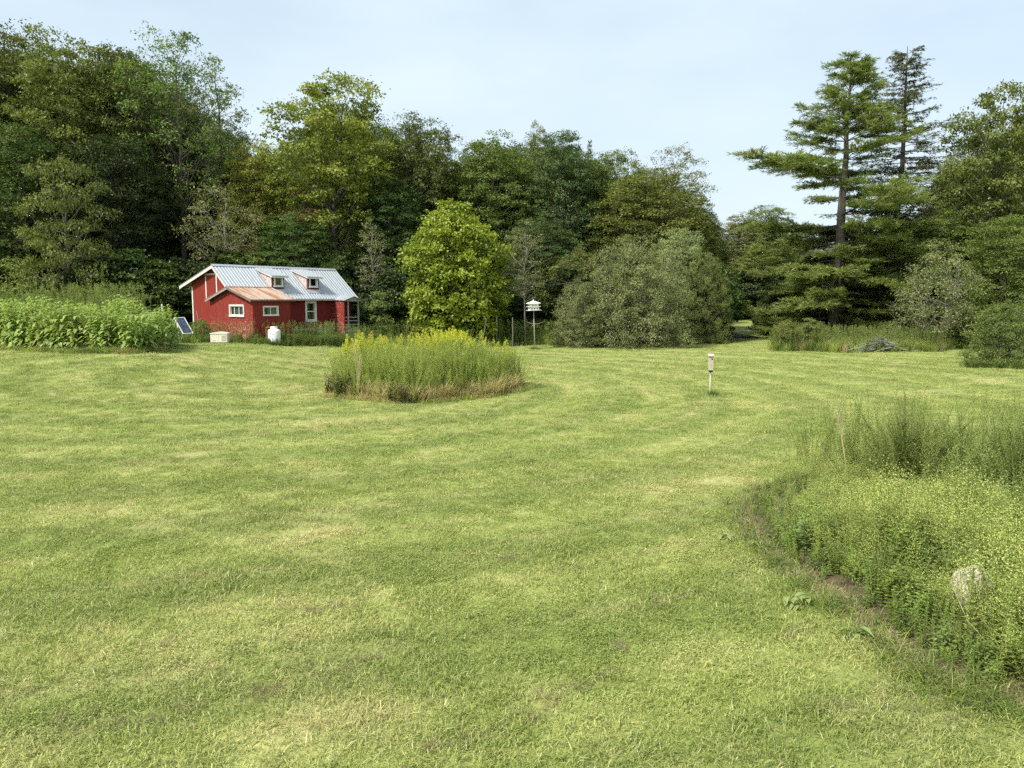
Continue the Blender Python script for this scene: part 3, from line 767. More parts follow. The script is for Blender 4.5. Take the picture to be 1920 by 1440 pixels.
PROTO = {}
def broadleaf(key, seed, H, Wd, base, ncl, clr, sprays, lps, leaf, kind='oval', tr=0.26, flat=0.62, stems=1, twigs=False, inner=0.25, asp=0.62, upb=0.55, bark='bark', spread=0.20, bare=0):
    r = np.random.default_rng(seed)
    tb, cb = Buf(), Buf()
    z0 = base * H
    # clump centres: best-candidate spread through the crown's volume
    C = []
    for i in range(ncl):
        t = r.uniform(0, 1, 14); an = r.uniform(0, 2 * math.pi, 14); q = np.sqrt(r.uniform(inner ** 2, 1, 14))
        rad = np.maximum(Wd / 2 * prof(kind, t) - clr * 0.55, 0.05) * q
        c = np.stack([rad * np.cos(an), rad * np.sin(an), z0 + (H - z0) * t * 0.96], -1)
        if C:
            A = np.array(C); dd = np.min(np.linalg.norm((c[:, None] - A[None]) * [1, 1, 1.25], axis=-1), axis=1); C.append(c[np.argmax(dd)])
        else: C.append(c[0])
    C = np.array(C); rad = clr * r.uniform(0.65, 1.3, ncl)
    # trunk(s)
    paths = []
    for s in range(stems):
        k = 12; zz = np.linspace(-0.15, H * (0.88 if stems == 1 else 0.7), k); ff = np.linspace(0, 1, k)
        an = s / stems * 2 * math.pi + r.uniform(0, 1)
        off = np.stack([np.cumsum(r.normal(0, .012 * H, k)), np.cumsum(r.normal(0, .012 * H, k))], -1) * ff[:, None] * 0.6
        if stems > 1: off += np.stack([np.cos(an) * ff ** 1.2, np.sin(an) * ff ** 1.2], -1) * Wd * 0.26 + np.array([math.cos(an), math.sin(an)]) * tr * 1.2
        Pp = np.column_stack([off, zz]); rr = tr * (1 - 0.86 * ff ** 0.9) * (1 + 0.5 * np.exp(-ff * 18)) / (1 if stems == 1 else 1.25)
        tube(tb, Pp, rr, 8); paths.append((Pp, rr))
    for i in range(ncl):
        Pp, rr = paths[int(np.argmin([np.linalg.norm(C[i, :2] - p[0][-1, :2]) for p in paths]))] if stems > 1 else paths[0]
        dxy = np.linalg.norm(C[i, :2] - np.array([np.interp(C[i, 2], Pp[:, 2], Pp[:, 0]), np.interp(C[i, 2], Pp[:, 2], Pp[:, 1])]))
        za = np.clip(C[i, 2] - 0.62 * dxy - 0.1 * H * r.uniform(0, 1), min(z0 * 0.75 + .05 * H, H * .5), Pp[-1, 2])
        a = np.array([np.interp(za, Pp[:, 2], Pp[:, 0]), np.interp(za, Pp[:, 2], Pp[:, 1]), za]); ra = np.interp(za, Pp[:, 2], rr)
        m = a + (C[i] - a) * 0.5 + np.array([0, 0, -0.06 * dxy]) + r.normal(0, .05 * dxy + .02, 3)
        u = np.linspace(0, 1, 6)[:, None]; Q = (1 - u) ** 2 * a + 2 * u * (1 - u) * m + u * u * C[i]
        tube(tb, Q, np.linspace(min(ra * .55, .012 * H * .5 + .012 * dxy), .012, 6), 5)
        if twigs:
            for _ in range(5):
                e = C[i] + rdir(r, 1, 0.3)[0] * rad[i] * [1, 1, flat] * .9; m2 = (C[i] + e) / 2 + r.normal(0, .1 * rad[i], 3)
                tube(tb, [C[i], m2, e], [.014, .010, .005], 3)
    for _ in range(bare):
        Pp, rr = paths[r.integers(len(paths))]; za = r.uniform(z0 * .5, H * .6); an = r.uniform(0, 2 * math.pi)
        a = np.array([np.interp(za, Pp[:, 2], Pp[:, 0]), np.interp(za, Pp[:, 2], Pp[:, 1]), za]); ln = r.uniform(.2, .5) * Wd
        e = a + np.array([math.cos(an), math.sin(an), r.uniform(-.1, .5)]) * ln; m = (a + e) / 2 + r.normal(0, .06 * ln, 3)
        tube(tb, [a, m, e], [.035, .022, .006], 4)
        for _ in range(3):
            f = e + (m - e) * r.uniform(0, .8); tube(tb, [f, f + rdir(r, 1, .2)[0] * ln * .3], [.012, .004], 3)
    # sprays of leaves on each clump
    ci = np.repeat(np.arange(ncl), sprays)
    dv = rdir(r, len(ci), 0.35); rr_ = r.uniform(0.35, 1.0, len(ci)) ** 0.6
    spc = C[ci] + dv * (rad[ci] * rr_)[:, None] * np.array([1, 1, flat])
    si = np.repeat(np.arange(len(ci)), lps); n = len(si)
    sig = spread * rad[ci][si]
    Pn = spc[si] + r.normal(size=(n, 3)) * sig[:, None] * np.array([1, 1, 0.55])
    outw = nrm(dv[si] + np.column_stack([C[ci][si][:, :2], np.zeros(n)]) / (Wd * .5) * 0.6)
    D = nrm(outw * 0.7 + r.normal(size=(n, 3)) * 0.6 + np.array([0, 0, -0.25]))
    N = nrm(np.array([0, 0, 1.0]) * upb + outw * 0.60 + r.normal(size=(n, 3)) * 0.30)
    ct = r.uniform(-.32, .32, ncl); st_ = r.uniform(-.15, .15, len(ci))
    tone = np.clip(0.5 + ct[ci][si] + st_[si] + r.uniform(-.3, .3, n), 0, 1)
    Ls = leaf * r.uniform(0.65, 1.3, n)
    leaves(cb, Pn, D, N, Ls, Ls * asp, tone=tone)
    PROTO[key] = (tb.mesh('trunk', [M[bark]], True), cb.mesh('crown', [M['olive']]), H, Wd)

broadleaf('oak1', 11, 22, 9.5, .22, 140, 1.30, 18, 17, .205, 'full', .34, spread=.17)
broadleaf('oak2', 12, 22, 9.0, .16, 150, 1.20, 17, 16, .20, 'full', .32, flat=.5, spread=.17)
broadleaf('oak3', 13, 20, 9.5, .20, 110, 1.40, 18, 17, .20, 'full', .30, spread=.17)
broadleaf('oak4', 14, 20, 8.0, .12, 140, 1.15, 17, 16, .19, 'full', .28, flat=.55, spread=.17)
broadleaf('airy1', 21, 22, 9.5, .32, 72, 1.15, 14, 12, .19, 'top', .30, twigs=True, spread=.17)
broadleaf('airy2', 22, 21, 7.0, .40, 46, 0.95, 12, 10, .18, 'oval', .26, twigs=True, spread=.17)
broadleaf('maple1', 31, 20, 10, .28, 64, 1.35, 20, 17, .21, 'top', .36, flat=.42, twigs=True, spread=.17, asp=.8)
broadleaf('spread1', 41, 9.0, 8.0, .30, 46, .85, 16, 14, .15, 'dome', .17, flat=.35, twigs=True, bare=10, spread=.18)
broadleaf('spread2', 42, 8.5, 6.0, .28, 40, .75, 14, 13, .14, 'oval', .14, flat=.45, twigs=True, bare=14, spread=.2, bark='bark_pale')
broadleaf('hero', 51, 9.6, 7.2, .03, 150, .78, 18, 13, .18, 'egg', .15, flat=.55, asp=.85, upb=.5, spread=.20)
broadleaf('dome1', 61, 7.0, 9.5, .0, 170, .62, 17, 14, .105, 'dome', .10, flat=.7, stems=6, twigs=True, spread=.26, bark='bark', bare=12)
broadleaf('dome2', 62, 5.5, 6.0, .0, 110, .55, 16, 13, .10, 'dome', .08, flat=.7, stems=5, twigs=True, spread=.26, bare=8)
broadleaf('sap', 71, 8.5, 2.6, .30, 34, .36, 9, 8, .11, 'col', .055, bark='bark_pale', twigs=True, bare=10, spread=.3)
broadleaf('apple', 81, 7.0, 6.2, .20, 60, .66, 14, 11, .12, 'dome', .11, stems=2, twigs=True, bare=16, spread=.28, bark='bark_mid')
broadleaf('shrub1', 91, 4.0, 4.4, .0, 60, .52, 15, 12, .13, 'dome', .05, stems=5, spread=.26)
broadleaf('shrub2', 92, 4.4, 4.0, .0, 54, .55, 15, 12, .15, 'oval', .05, stems=4, flat=.4, spread=.22)
broadleaf('under', 93, 6.0, 5.0, .0, 56, .70, 15, 13, .19, 'oval', .06, stems=3, flat=.30, spread=.2, asp=.8, upb=.8)

def needle_tree(key, seed, H, kind):
    r = np.random.default_rng(seed); tb, cb = Buf(), Buf()
    k = 16; zz = np.linspace(-.2, H, k); ff = np.linspace(0, 1, k)
    px = np.cumsum(r.normal(0, .03, k)) * 1.2; py = np.cumsum(r.normal(0, .03, k))
    tr = .30 if kind == 'pine' else .22
    tube(tb, np.column_stack([px, py, zz]), tr * (1 - .94 * ff) * (1 + .4 * np.exp(-ff * 20)), 9)
    PP, DD, NN, TT, LL = [], [], [], [], []
    if kind == 'pine':
        hs = np.concatenate([np.arange(1.2, H * .42, .66), np.arange(H * .42, H * .75, .72), np.arange(H * .75, H * .985, .50)])
    else:
        hs = np.arange(2.2, H * .99, .42)
    for hi, h in enumerate(hs):
        f = h / H
        nb = (6 if kind == 'pine' and f < .45 else 5) + r.integers(0, 2)
        for bi in range(nb):
            az = r.uniform(0, 2 * math.pi)
            if kind == 'pine':
                if f > .62: ln = (1.02 - f) * 6.2 * r.uniform(.65, 1.15) + .25
                else: ln = r.choice([r.uniform(3.4, 5.0), r.uniform(2.0, 3.6), r.uniform(3.8, 4.8)]) * (1.15 if math.cos(az) < -.2 else .72)
                if .45 < f < .64 and r.uniform() < .38: continue
                if f < .2 and math.cos(az) < -.2: ln *= .85
                if f > .62: rise = .30 + .75 * (f - .62) / .38
                elif f > .42: rise = r.uniform(-.06, .24)
                else: rise = r.uniform(-.30, .02); ln = r.uniform(2.2, 4.3) * (1.0 if math.cos(az) < .2 else .85)
            else:
                ln = (min(1.03 - f, .62) * 4.4 + .25) * r.uniform(.5, 1.15); rise = -.05 + .8 * max(0, f - .6) / .4 + r.uniform(-.15, .2)
                if f < .3: ln *= .8
            a = np.array([np.interp(h, zz, px), np.interp(h, zz, py), h])
            d = np.array([math.cos(az), math.sin(az), 0.])
            m = 7; u = np.linspace(0, 1, m)
            curve = (rise * u * ln + (.10 if kind == 'pine' else .16) * ln * (u ** 2 - u))
            Q = a + d * (u * ln)[:, None] + np.array([0, 0, 1.]) * curve[:, None] + r.normal(0, .035 * ln, (m, 3)) * u[:, None]
            tube(tb, Q, np.linspace(.014 * ln + .008, .006, m), 4)
            # side twigs carrying needle tufts: a flat, plate-like bough
            nt_ = int(ln * ((10 if f < .62 else 7.5) if kind == 'pine' else 7)) + 4
            s = r.uniform(.28 if kind == 'pine' else .15, 1, nt_); sgn = np.where(r.uniform(size=nt_) < .5, -1, 1)
            o = np.stack([np.interp(s, u, Q[:, j]) for j in range(3)], -1)
            side = np.array([-d[1], d[0], 0.])
            tl = (.28 + .24 * ln * (1 - np.abs(s - .55) * 1.2)) * r.uniform(.5, 1.1, nt_) * (1.0 if kind == 'pine' else .7)
            td = nrm(d[None] * .75 + side[None] * (sgn * r.uniform(.35, 1.0, nt_))[:, None] + np.array([0, 0, 1.]) * r.normal(.06 if kind == 'pine' else -.35, .26, nt_)[:, None])
            for q in range(nt_):
                e = o[q] + td[q] * tl[q]
                tube(tb, [o[q], e], [.008, .004], 3)
                ng = max(2, int(tl[q] / .16)); w = np.linspace(.25, 1.0, ng)
                PP.append(o[q] + td[q] * (w * tl[q])[:, None]); DD.append(np.repeat(td[q][None], ng, 0)); TT.append(np.full(ng, r.uniform(.2, .8)))
    P0 = np.concatenate(PP); D0 = np.concatenate(DD); T0 = np.concatenate(TT)
    nn = 11 if kind == 'pine' else 6
    P = np.repeat(P0, nn, 0); n = len(P)
    P = P + r.normal(0, .035, (n, 3))
    D = nrm(np.repeat(D0, nn, 0) * .7 + r.normal(size=(n, 3)) * .55 + np.array([0, 0, .35 if kind == 'pine' else -.1]))
    N = rdir(r, n, .9)
    ln = (.25 if kind == 'pine' else .14) * r.uniform(.7, 1.3, n)
    leaves(cb, P, D, N, ln, ln * (.15 if kind == 'pine' else .28), tone=np.clip(np.repeat(T0, nn) + r.uniform(-.25, .25, n), 0, 1), droop=.05)
    PROTO[key] = (tb.mesh('trunk', [M['bark']], True), cb.mesh('crown', [M['pine']]), H, 9.0 if kind == 'pine' else 7.0)
needle_tree('pine', 5, 22, 'pine')
needle_tree('larch', 6, 23, 'larch')

def tree(name, label, key, mat, px, d, top_py, wpx, cat='tree', group=None, rz=None, zoff=0.0, bark=None, wf=1.0):
    tm, cm, H, Wd = PROTO[key]
    g = gp(px, d); top = at(px, top_py, d)
    h = top[2] - g[2]; w = wpx / F * d * wf
    root = empty(name, (g[0], g[1], g[2] + zoff), rng.uniform(0, 6.28) if rz is None else rz)
    root.scale = (w / Wd, w / Wd, h / H)
    tag(root, label, cat, group)
    t = obj('trunk', tm, root); c = obj('crown', cm, root)
    c.material_slots[0].link = 'OBJECT'; c.material_slots[0].material = M[mat]
    return root

TREES = [
 # left wood
 ('oak_tree', 'tall dark tree cut off by the left edge of the picture', 'oak2', 'dark', -60, 60, 55, 260),
 ('oak_tree', 'tall dark olive tree whose rounded top stands highest at far left', 'oak1', 'olived', 55, 63, 42, 230),
 ('oak_tree', 'tall dense tree second from the left on the skyline', 'oak4', 'olive', 150, 60, 56, 210),
 ('oak_tree', 'dense dark tree just left of the airy tree behind the cottage', 'oak2', 'olived', 245, 62, 80, 200),
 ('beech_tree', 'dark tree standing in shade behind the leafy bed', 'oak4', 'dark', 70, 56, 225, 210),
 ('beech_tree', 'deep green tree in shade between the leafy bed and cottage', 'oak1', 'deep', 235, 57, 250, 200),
 ('locust_tree', 'airy tall tree with sky showing through, bare trunk behind the cottage gable', 'airy1', 'oliveg', 352, 61, 52, 225),
 ('locust_tree', 'airy grey-green tree leaning to the gap right of the tallest trees', 'airy2', 'grey', 425, 63, 98, 140),
 ('small_tree', 'pale olive low spreading tree in front of the dark left wood', 'spread1', 'olive', 140, 51, 285, 215),
 ('small_tree', 'grey-green twiggy small tree just behind the cottage ridge', 'spread2', 'grey', 425, 57, 345, 160),
 ('maple_tree', 'yellowish rounded tree right of the airy trees behind the cottage roof', 'oak4', 'yellow', 492, 62, 262, 130),
 ('maple_tree', 'large yellow-green maple rising above the cottage with visible dark trunk', 'maple1', 'yellow', 632, 60, 138, 255),
 ('small_tree', 'small reddish-brown tree under the large yellow-green maple', 'spread2', 'red', 572, 58, 352, 90),
 ('small_tree', 'green understorey tree directly behind the cottage dormers', 'oak4', 'dark', 560, 57, 395, 150),
 ('ash_tree', 'dark olive tree right of the large maple on the skyline', 'oak1', 'olived', 790, 64, 216, 180),
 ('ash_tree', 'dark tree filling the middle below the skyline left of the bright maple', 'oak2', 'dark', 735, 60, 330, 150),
 ('spruce_tree', 'thin dark spruce tip poking up in the middle of the skyline', 'larch', 'deep', 842, 78, 238, 60),
 ('cherry_tree', 'olive-green rounded tree rising behind the bright yellow maple', 'oak4', 'oliveg', 925, 64, 250, 175),
 ('cherry_tree', 'thin-topped olive tree in the middle of the skyline', 'oak4', 'olive', 1008, 68, 230, 80),
 ('oak_tree', 'dark bluish-green tree right of the middle of the skyline', 'oak2', 'blue', 1050, 64, 242, 150),
 ('oak_tree', 'bluish-green lower tree between bright maple and grey-green bushes', 'oak4', 'blue', 1010, 58, 400, 140),
 ('spruce_tree', 'thin grey spruce tip on the skyline right of the bluish tree', 'larch', 'olived', 1102, 80, 258, 45),
 ('ash_tree', 'olive tree with small pointed top above the big grey-green bush', 'oak3', 'oliveg', 1150, 66, 278, 150),
 ('ash_tree', 'olive thin-topped tree ending the wood at the open sky gap', 'airy1', 'grey', 1262, 66, 272, 150),
 ('ash_tree', 'broad olive tree below the thin-topped one beside the gap', 'oak1', 'olive', 1215, 62, 320, 220),
 ('ash_tree', 'olive green tree on the right flank of the wood by the gap', 'oak4', 'oliveg', 1305, 63, 380, 100),
 ('silver_tree', 'pale silvery-leaved small tree above the grey-green bushes', 'oak3', 'pale', 1272, 56, 425, 110),
 # edge
 ('bright_maple', 'bright yellow-green egg-shaped maple standing alone right of the cottage', 'hero', 'bright', 856, 51, 366, 214),
 ('sapling', 'slender pale-stemmed sapling between the cottage and the bright maple', 'sap', 'grey', 700, 55, 400, 62),
 ('sapling', 'slender grey sapling right of the bright maple behind the birdhouse', 'sap', 'grey', 985, 51, 405, 95),
 ('willow_bush', 'large domed grey-green bush touching the lawn in the middle distance', 'dome1', 'grey', 1190, 50, 437, 255),
 ('willow_bush', 'lower grey-green bush left of the large domed one', 'dome2', 'grey', 1085, 49, 520, 115),
 ('willow_bush', 'grey-green bush rising behind the large domed one, upper left', 'dome1', 'olive', 1085, 54, 460, 150),
 ('willow_bush', 'tall rounded grey-green bush at the corner of the lawn gap', 'dome1', 'olive', 1316, 54, 470, 125),
 # gap and right wood
 ('far_tree', 'distant tree seen at the end of the lawn gap, nearer the left side', 'oak4', 'grey', 1383, 100, 398, 100),
 ('far_tree', 'distant tree seen at the end of the lawn gap beside the pine boughs', 'oak1', 'oliveg', 1432, 106, 383, 110),
 ('far_tree', 'distant low tree closing the end of the mown gap', 'oak4', 'olive', 1408, 98, 470, 120),
 ('pine_tree', 'tall white pine with long level boughs at right', 'pine', 'pine', 1566, 58, 112, 385),
 ('larch_tree', 'thin ragged larch, the tallest spire right of the white pine', 'larch', 'larch', 1672, 62, 84, 300),
 ('oak_tree', 'tall leafy tree at the right edge with a forked dark trunk', 'maple1', 'oliveg', 1838, 57, 155, 190),
 ('oak_tree', 'tall tree cut off by the right edge of the picture', 'oak2', 'olive', 1935, 60, 160, 190),
 ('oak_tree', 'shaded green tree below the larch', 'oak4', 'dark', 1660, 66, 385, 150),
 ('cherry_tree', 'mid-height green tree between the larch and the right-hand oak', 'oak4', 'oliveg', 1755, 58, 395, 150),
 ('cherry_tree', 'leafy mid-height tree at right edge behind the rounded bushes', 'oak3', 'oliveg', 1880, 50, 400, 170),
 ('apple_tree', 'small half-bare apple-like tree with pale forked trunk at lawn edge', 'apple', 'grey', 1752, 47, 452, 175),
 ('round_bush', 'large rounded bush at right edge of the lawn', 'dome2', 'oliveg', 1880, 35, 560, 150),
 ('round_bush', 'rounded bush cut off by the right edge of the picture', 'dome2', 'weed', 1955, 36, 535, 150),
 ('low_shrub', 'low shrub at the left end of the island bed under the pine', 'shrub1', 'olive', 1474, 46, 598, 70),
 ('low_shrub', 'low leafy shrub with pale tips in front of the pine boughs', 'shrub2', 'weed', 1518, 47, 597, 70),
 ('bank_shrub', 'green shrub in shade right of the cottage porch', 'shrub2', 'weed', 715, 52, 548, 90),
 ('bank_shrub', 'leafy shrub against the left gable end of the cottage', 'shrub1', 'weed', 378, 44, 598, 52),
]
for T in TREES:
    key, mat = T[2], T[3]
    cat = 'bush' if 'bush' in T[0] or 'shrub' in T[0] else 'tree'
    tree(T[0], T[1], key, mat, T[4], T[5], T[6], T[7], cat, rz={'pine': 0.2, 'larch': 1.0}.get(key))

def crown_mat(key, mat):
    me = PROTO[key][1].copy(); me.materials.clear(); me.materials.append(M[mat]); return me
def wood_fill():
    r = np.random.default_rng(99)
    P, sc, sz = [], [], []
    def row(px0, px1, d0, d1, n, top):
        for _ in range(n):
            px, d = r.uniform(px0, px1), r.uniform(d0, d1); g = gp(px, d)
            tp = np.interp(px, top[0], top[1]) + r.uniform(0, 50); h = at(px, tp, d)[2] - g[2]
            P.append(g); sc.append(r.uniform(.8, 1.05) * max(.6, h / 22)); sz.append(h / 22)
    row(-250, 500, 66, 80, 46, ([-300, 300, 420, 520], [60, 95, 210, 290]))
    row(480, 860, 66, 82, 30, ([480, 620, 780, 860], [290, 180, 235, 250]))
    row(860, 1330, 67, 82, 40, ([860, 1050, 1200, 1330], [255, 250, 285, 400]))
    row(1300, 1500, 112, 135, 12, ([1300, 1500], [405, 400]))
    row(1470, 1780, 74, 92, 12, ([1470, 1780], [450, 430])); row(1560, 2150, 68, 86, 26, ([1560, 1700, 1800, 1950], [440, 400, 230, 190]))
    row(-800, -250, 50, 90, 14, ([-800, 0], [40, 40])); row(2150, 2800, 50, 90, 14, ([2000, 2800], [150, 150]))
    ks = [crown_mat(k, m) for k, m in (('oak1', 'dark'), ('oak2', 'olived'), ('oak4', 'oliveg'), ('oak4', 'olived'))]
    scatter('background_wood', np.array(P), ks, scl=np.array(sc), sclz=np.array(sz), tilt=0.02, r=r,
            label='dense dark wood filling the gaps behind the tree line', cat='wood')
    # undergrowth along the shaded edge of the wood
    P, sc, sz = [], [], []
    def edge(px0, px1, d0, d1, n, h0, h1):
        for _ in range(n):
            g = gp(r.uniform(px0, px1), r.uniform(d0, d1)); h = r.uniform(h0, h1)
            P.append(g); sz.append(h / 6.0); sc.append(h / 6.0 * r.uniform(.9, 1.3))
    edge(-150, 350, 51, 57, 40, 3.0, 6.5); edge(330, 760, 55, 60, 34, 3, 6.5); edge(720, 1120, 53, 58, 24, 2.5, 5.5)
    edge(1020, 1340, 55, 60, 18, 3, 7); edge(1330, 1480, 88, 98, 14, 3, 7); edge(1430, 1720, 62, 68, 22, 2.5, 5.5); edge(1700, 1980, 54, 62, 26, 2.5, 6.5); edge(1790, 1990, 48, 53, 10, 2.5, 5)
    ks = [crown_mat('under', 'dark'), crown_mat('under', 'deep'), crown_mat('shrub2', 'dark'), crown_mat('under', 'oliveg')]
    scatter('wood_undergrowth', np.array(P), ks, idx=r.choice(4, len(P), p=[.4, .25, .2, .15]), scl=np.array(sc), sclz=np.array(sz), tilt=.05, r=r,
            label='shaded leafy undergrowth along the foot of the wood', cat='undergrowth')
wood_fill()

# ------------------------------------------------------------------ plant kinds for beds, banks and weeds
def plant(seed, h, nleaf, Ln, Wd, stems=1, spread=0.1, droop=.25, mats=('stem', 'weed'), whorl=1, up=.35, lo=.1, top_small=.5, stem_r=.004, flower=0, fspread=.06, flen=.015, fshape='dot', grass=0, glen=.3):
    """upright leafy plant: stem(s), leaves up the stem, optional flower cloud, optional blades round the foot"""
    r = np.random.default_rng(seed); b = Buf()
    for s in range(stems):
        hs = h * r.uniform(.75, 1.05); an = r.uniform(0, 6.28); off = np.array([math.cos(an), math.sin(an), 0]) * spread * r.uniform(0, 1)
        lean = np.array([math.cos(an), math.sin(an), 0]) * hs * r.uniform(.02, .16)
        u = np.linspace(0, 1, 5)[:, None]; Q = off + lean * u ** 2 + np.array([0, 0, 1.]) * hs * u
        tube(b, Q, np.linspace(stem_r, stem_r * .4, 5), 3, 0)
        f = np.repeat(np.linspace(lo, 1, max(1, nleaf // whorl)), whorl); n = len(f)
        a = np.arange(n) * 2.4 + r.uniform(0, 6.28) if whorl == 1 else (np.tile(np.arange(whorl) / whorl * 6.28, n // whorl) + np.repeat(r.uniform(0, 6.28, n // whorl), whorl))
        P = np.stack([np.interp(f, u[:, 0], Q[:, j]) for j in range(3)], -1)
        uz = up + .5 * f + r.normal(0, .15, n)
        D = nrm(np.stack([np.cos(a), np.sin(a), uz], -1))
        N = nrm(np.array([[0, 0, 1.]]) - D * D[:, 2:3] + r.normal(0, .15, (n, 3)))
        sz = (1 - (1 - top_small) * f ** 2) * r.uniform(.75, 1.2, n)
        leaves(b, P, D, N, Ln * sz, Wd * sz, 1, np.clip(r.normal(.5, .2, n), 0, 1), droop)
        if flower:
            m = flower
            if fshape == 'dot':
                P = Q[-1] + r.normal(size=(m, 3)) * [fspread, fspread, fspread * 1.1] - [0, 0, fspread * .5]
                leaves(b, P, rdir(r, m), rdir(r, m, .8), flen * r.uniform(.6, 1.3, m), flen * .8, 2, r.uniform(0, 1, m))
            else:   # plume: arching side sprays
                t = r.uniform(0, 1, m); a2 = r.uniform(0, 6.28, m); rr = fspread * (1 - t) * r.uniform(.2, 1, m)
                P = Q[-1] + np.stack([rr * np.cos(a2), rr * np.sin(a2), (t - .35) * fspread * 2.6], -1)
                D = nrm(np.stack([np.cos(a2), np.sin(a2), .5 + 0 * a2], -1) + r.normal(0, .3, (m, 3)))
                leaves(b, P, D, rdir(r, m, .8), flen * r.uniform(.7, 1.3, m), flen * .5, 2, r.uniform(0, 1, m))
    if grass:
        P = np.column_stack([r.normal(0, spread + .05, (grass, 2)), np.zeros(grass)])
        blades(b, P, rdir(r, grass, 1.6), glen * r.uniform(.6, 1.2, grass), .008, .6, 1, r.uniform(0, 1, grass), r)
    return b.mesh('plant_kind', [M[m] for m in mats])

def tuft(seed, n, rad, l0, l1, w, bend, mat, up=1.1):
    r = np.random.default_rng(seed); b = Buf()
    q = rad * np.sqrt(r.uniform(0, 1, n)); a = r.uniform(0, 6.28, n)
    P = np.column_stack([q * np.cos(a), q * np.sin(a), np.full(n, -.006)])
    blades(b, P, rdir(r, n, up), r.uniform(l0, l1, n), w * r.uniform(.7, 1.3, n), r.uniform(bend * .4, bend * 1.3, n)[:, None], 0, r.uniform(0, 1, n), r)
    return b.mesh('tuft_kind', [M[mat]])

# clover-like broad leaves between the blades
def clover(seed, n, rad):
    r = np.random.default_rng(seed); b = Buf()
    q = rad * np.sqrt(r.uniform(0, 1, n)); a = r.uniform(0, 6.28, n)
    P = np.column_stack([q * np.cos(a), q * np.sin(a), r.uniform(.012, .045, n)])
    leaves(b, P, rdir(r, n) * [1, 1, .3], rdir(r, n, 1.4), r.uniform(.012, .028, n), r.uniform(.010, .02, n), 0, r.uniform(.1, .8, n))
    return b.mesh('clover_kind', [M['blade']])

def on_ground(XY, dz=0.0): return np.column_stack([XY, gz(XY[:, 0], XY[:, 1]) + dz])

ISLE = np.array([-3.0, 25.0]); ISR = np.array([3.25, 3.0])
LEFT_BED = np.array([hit(-120, 652)[:2], hit(0, 655)[:2], hit(120, 661)[:2], hit(250, 662)[:2], hit(318, 660)[:2], hit(352, 652)[:2]])
LEFT_BED[-1] += [-.55, 0]; LEFT_BED[-2] += [-.3, 0]
LEFT_BED = np.vstack([LEFT_BED, LEFT_BED[-1] + [-.3, 2.2], LEFT_BED[3] + [-.5, 5.5], LEFT_BED[0] + [-1, 7.5]])

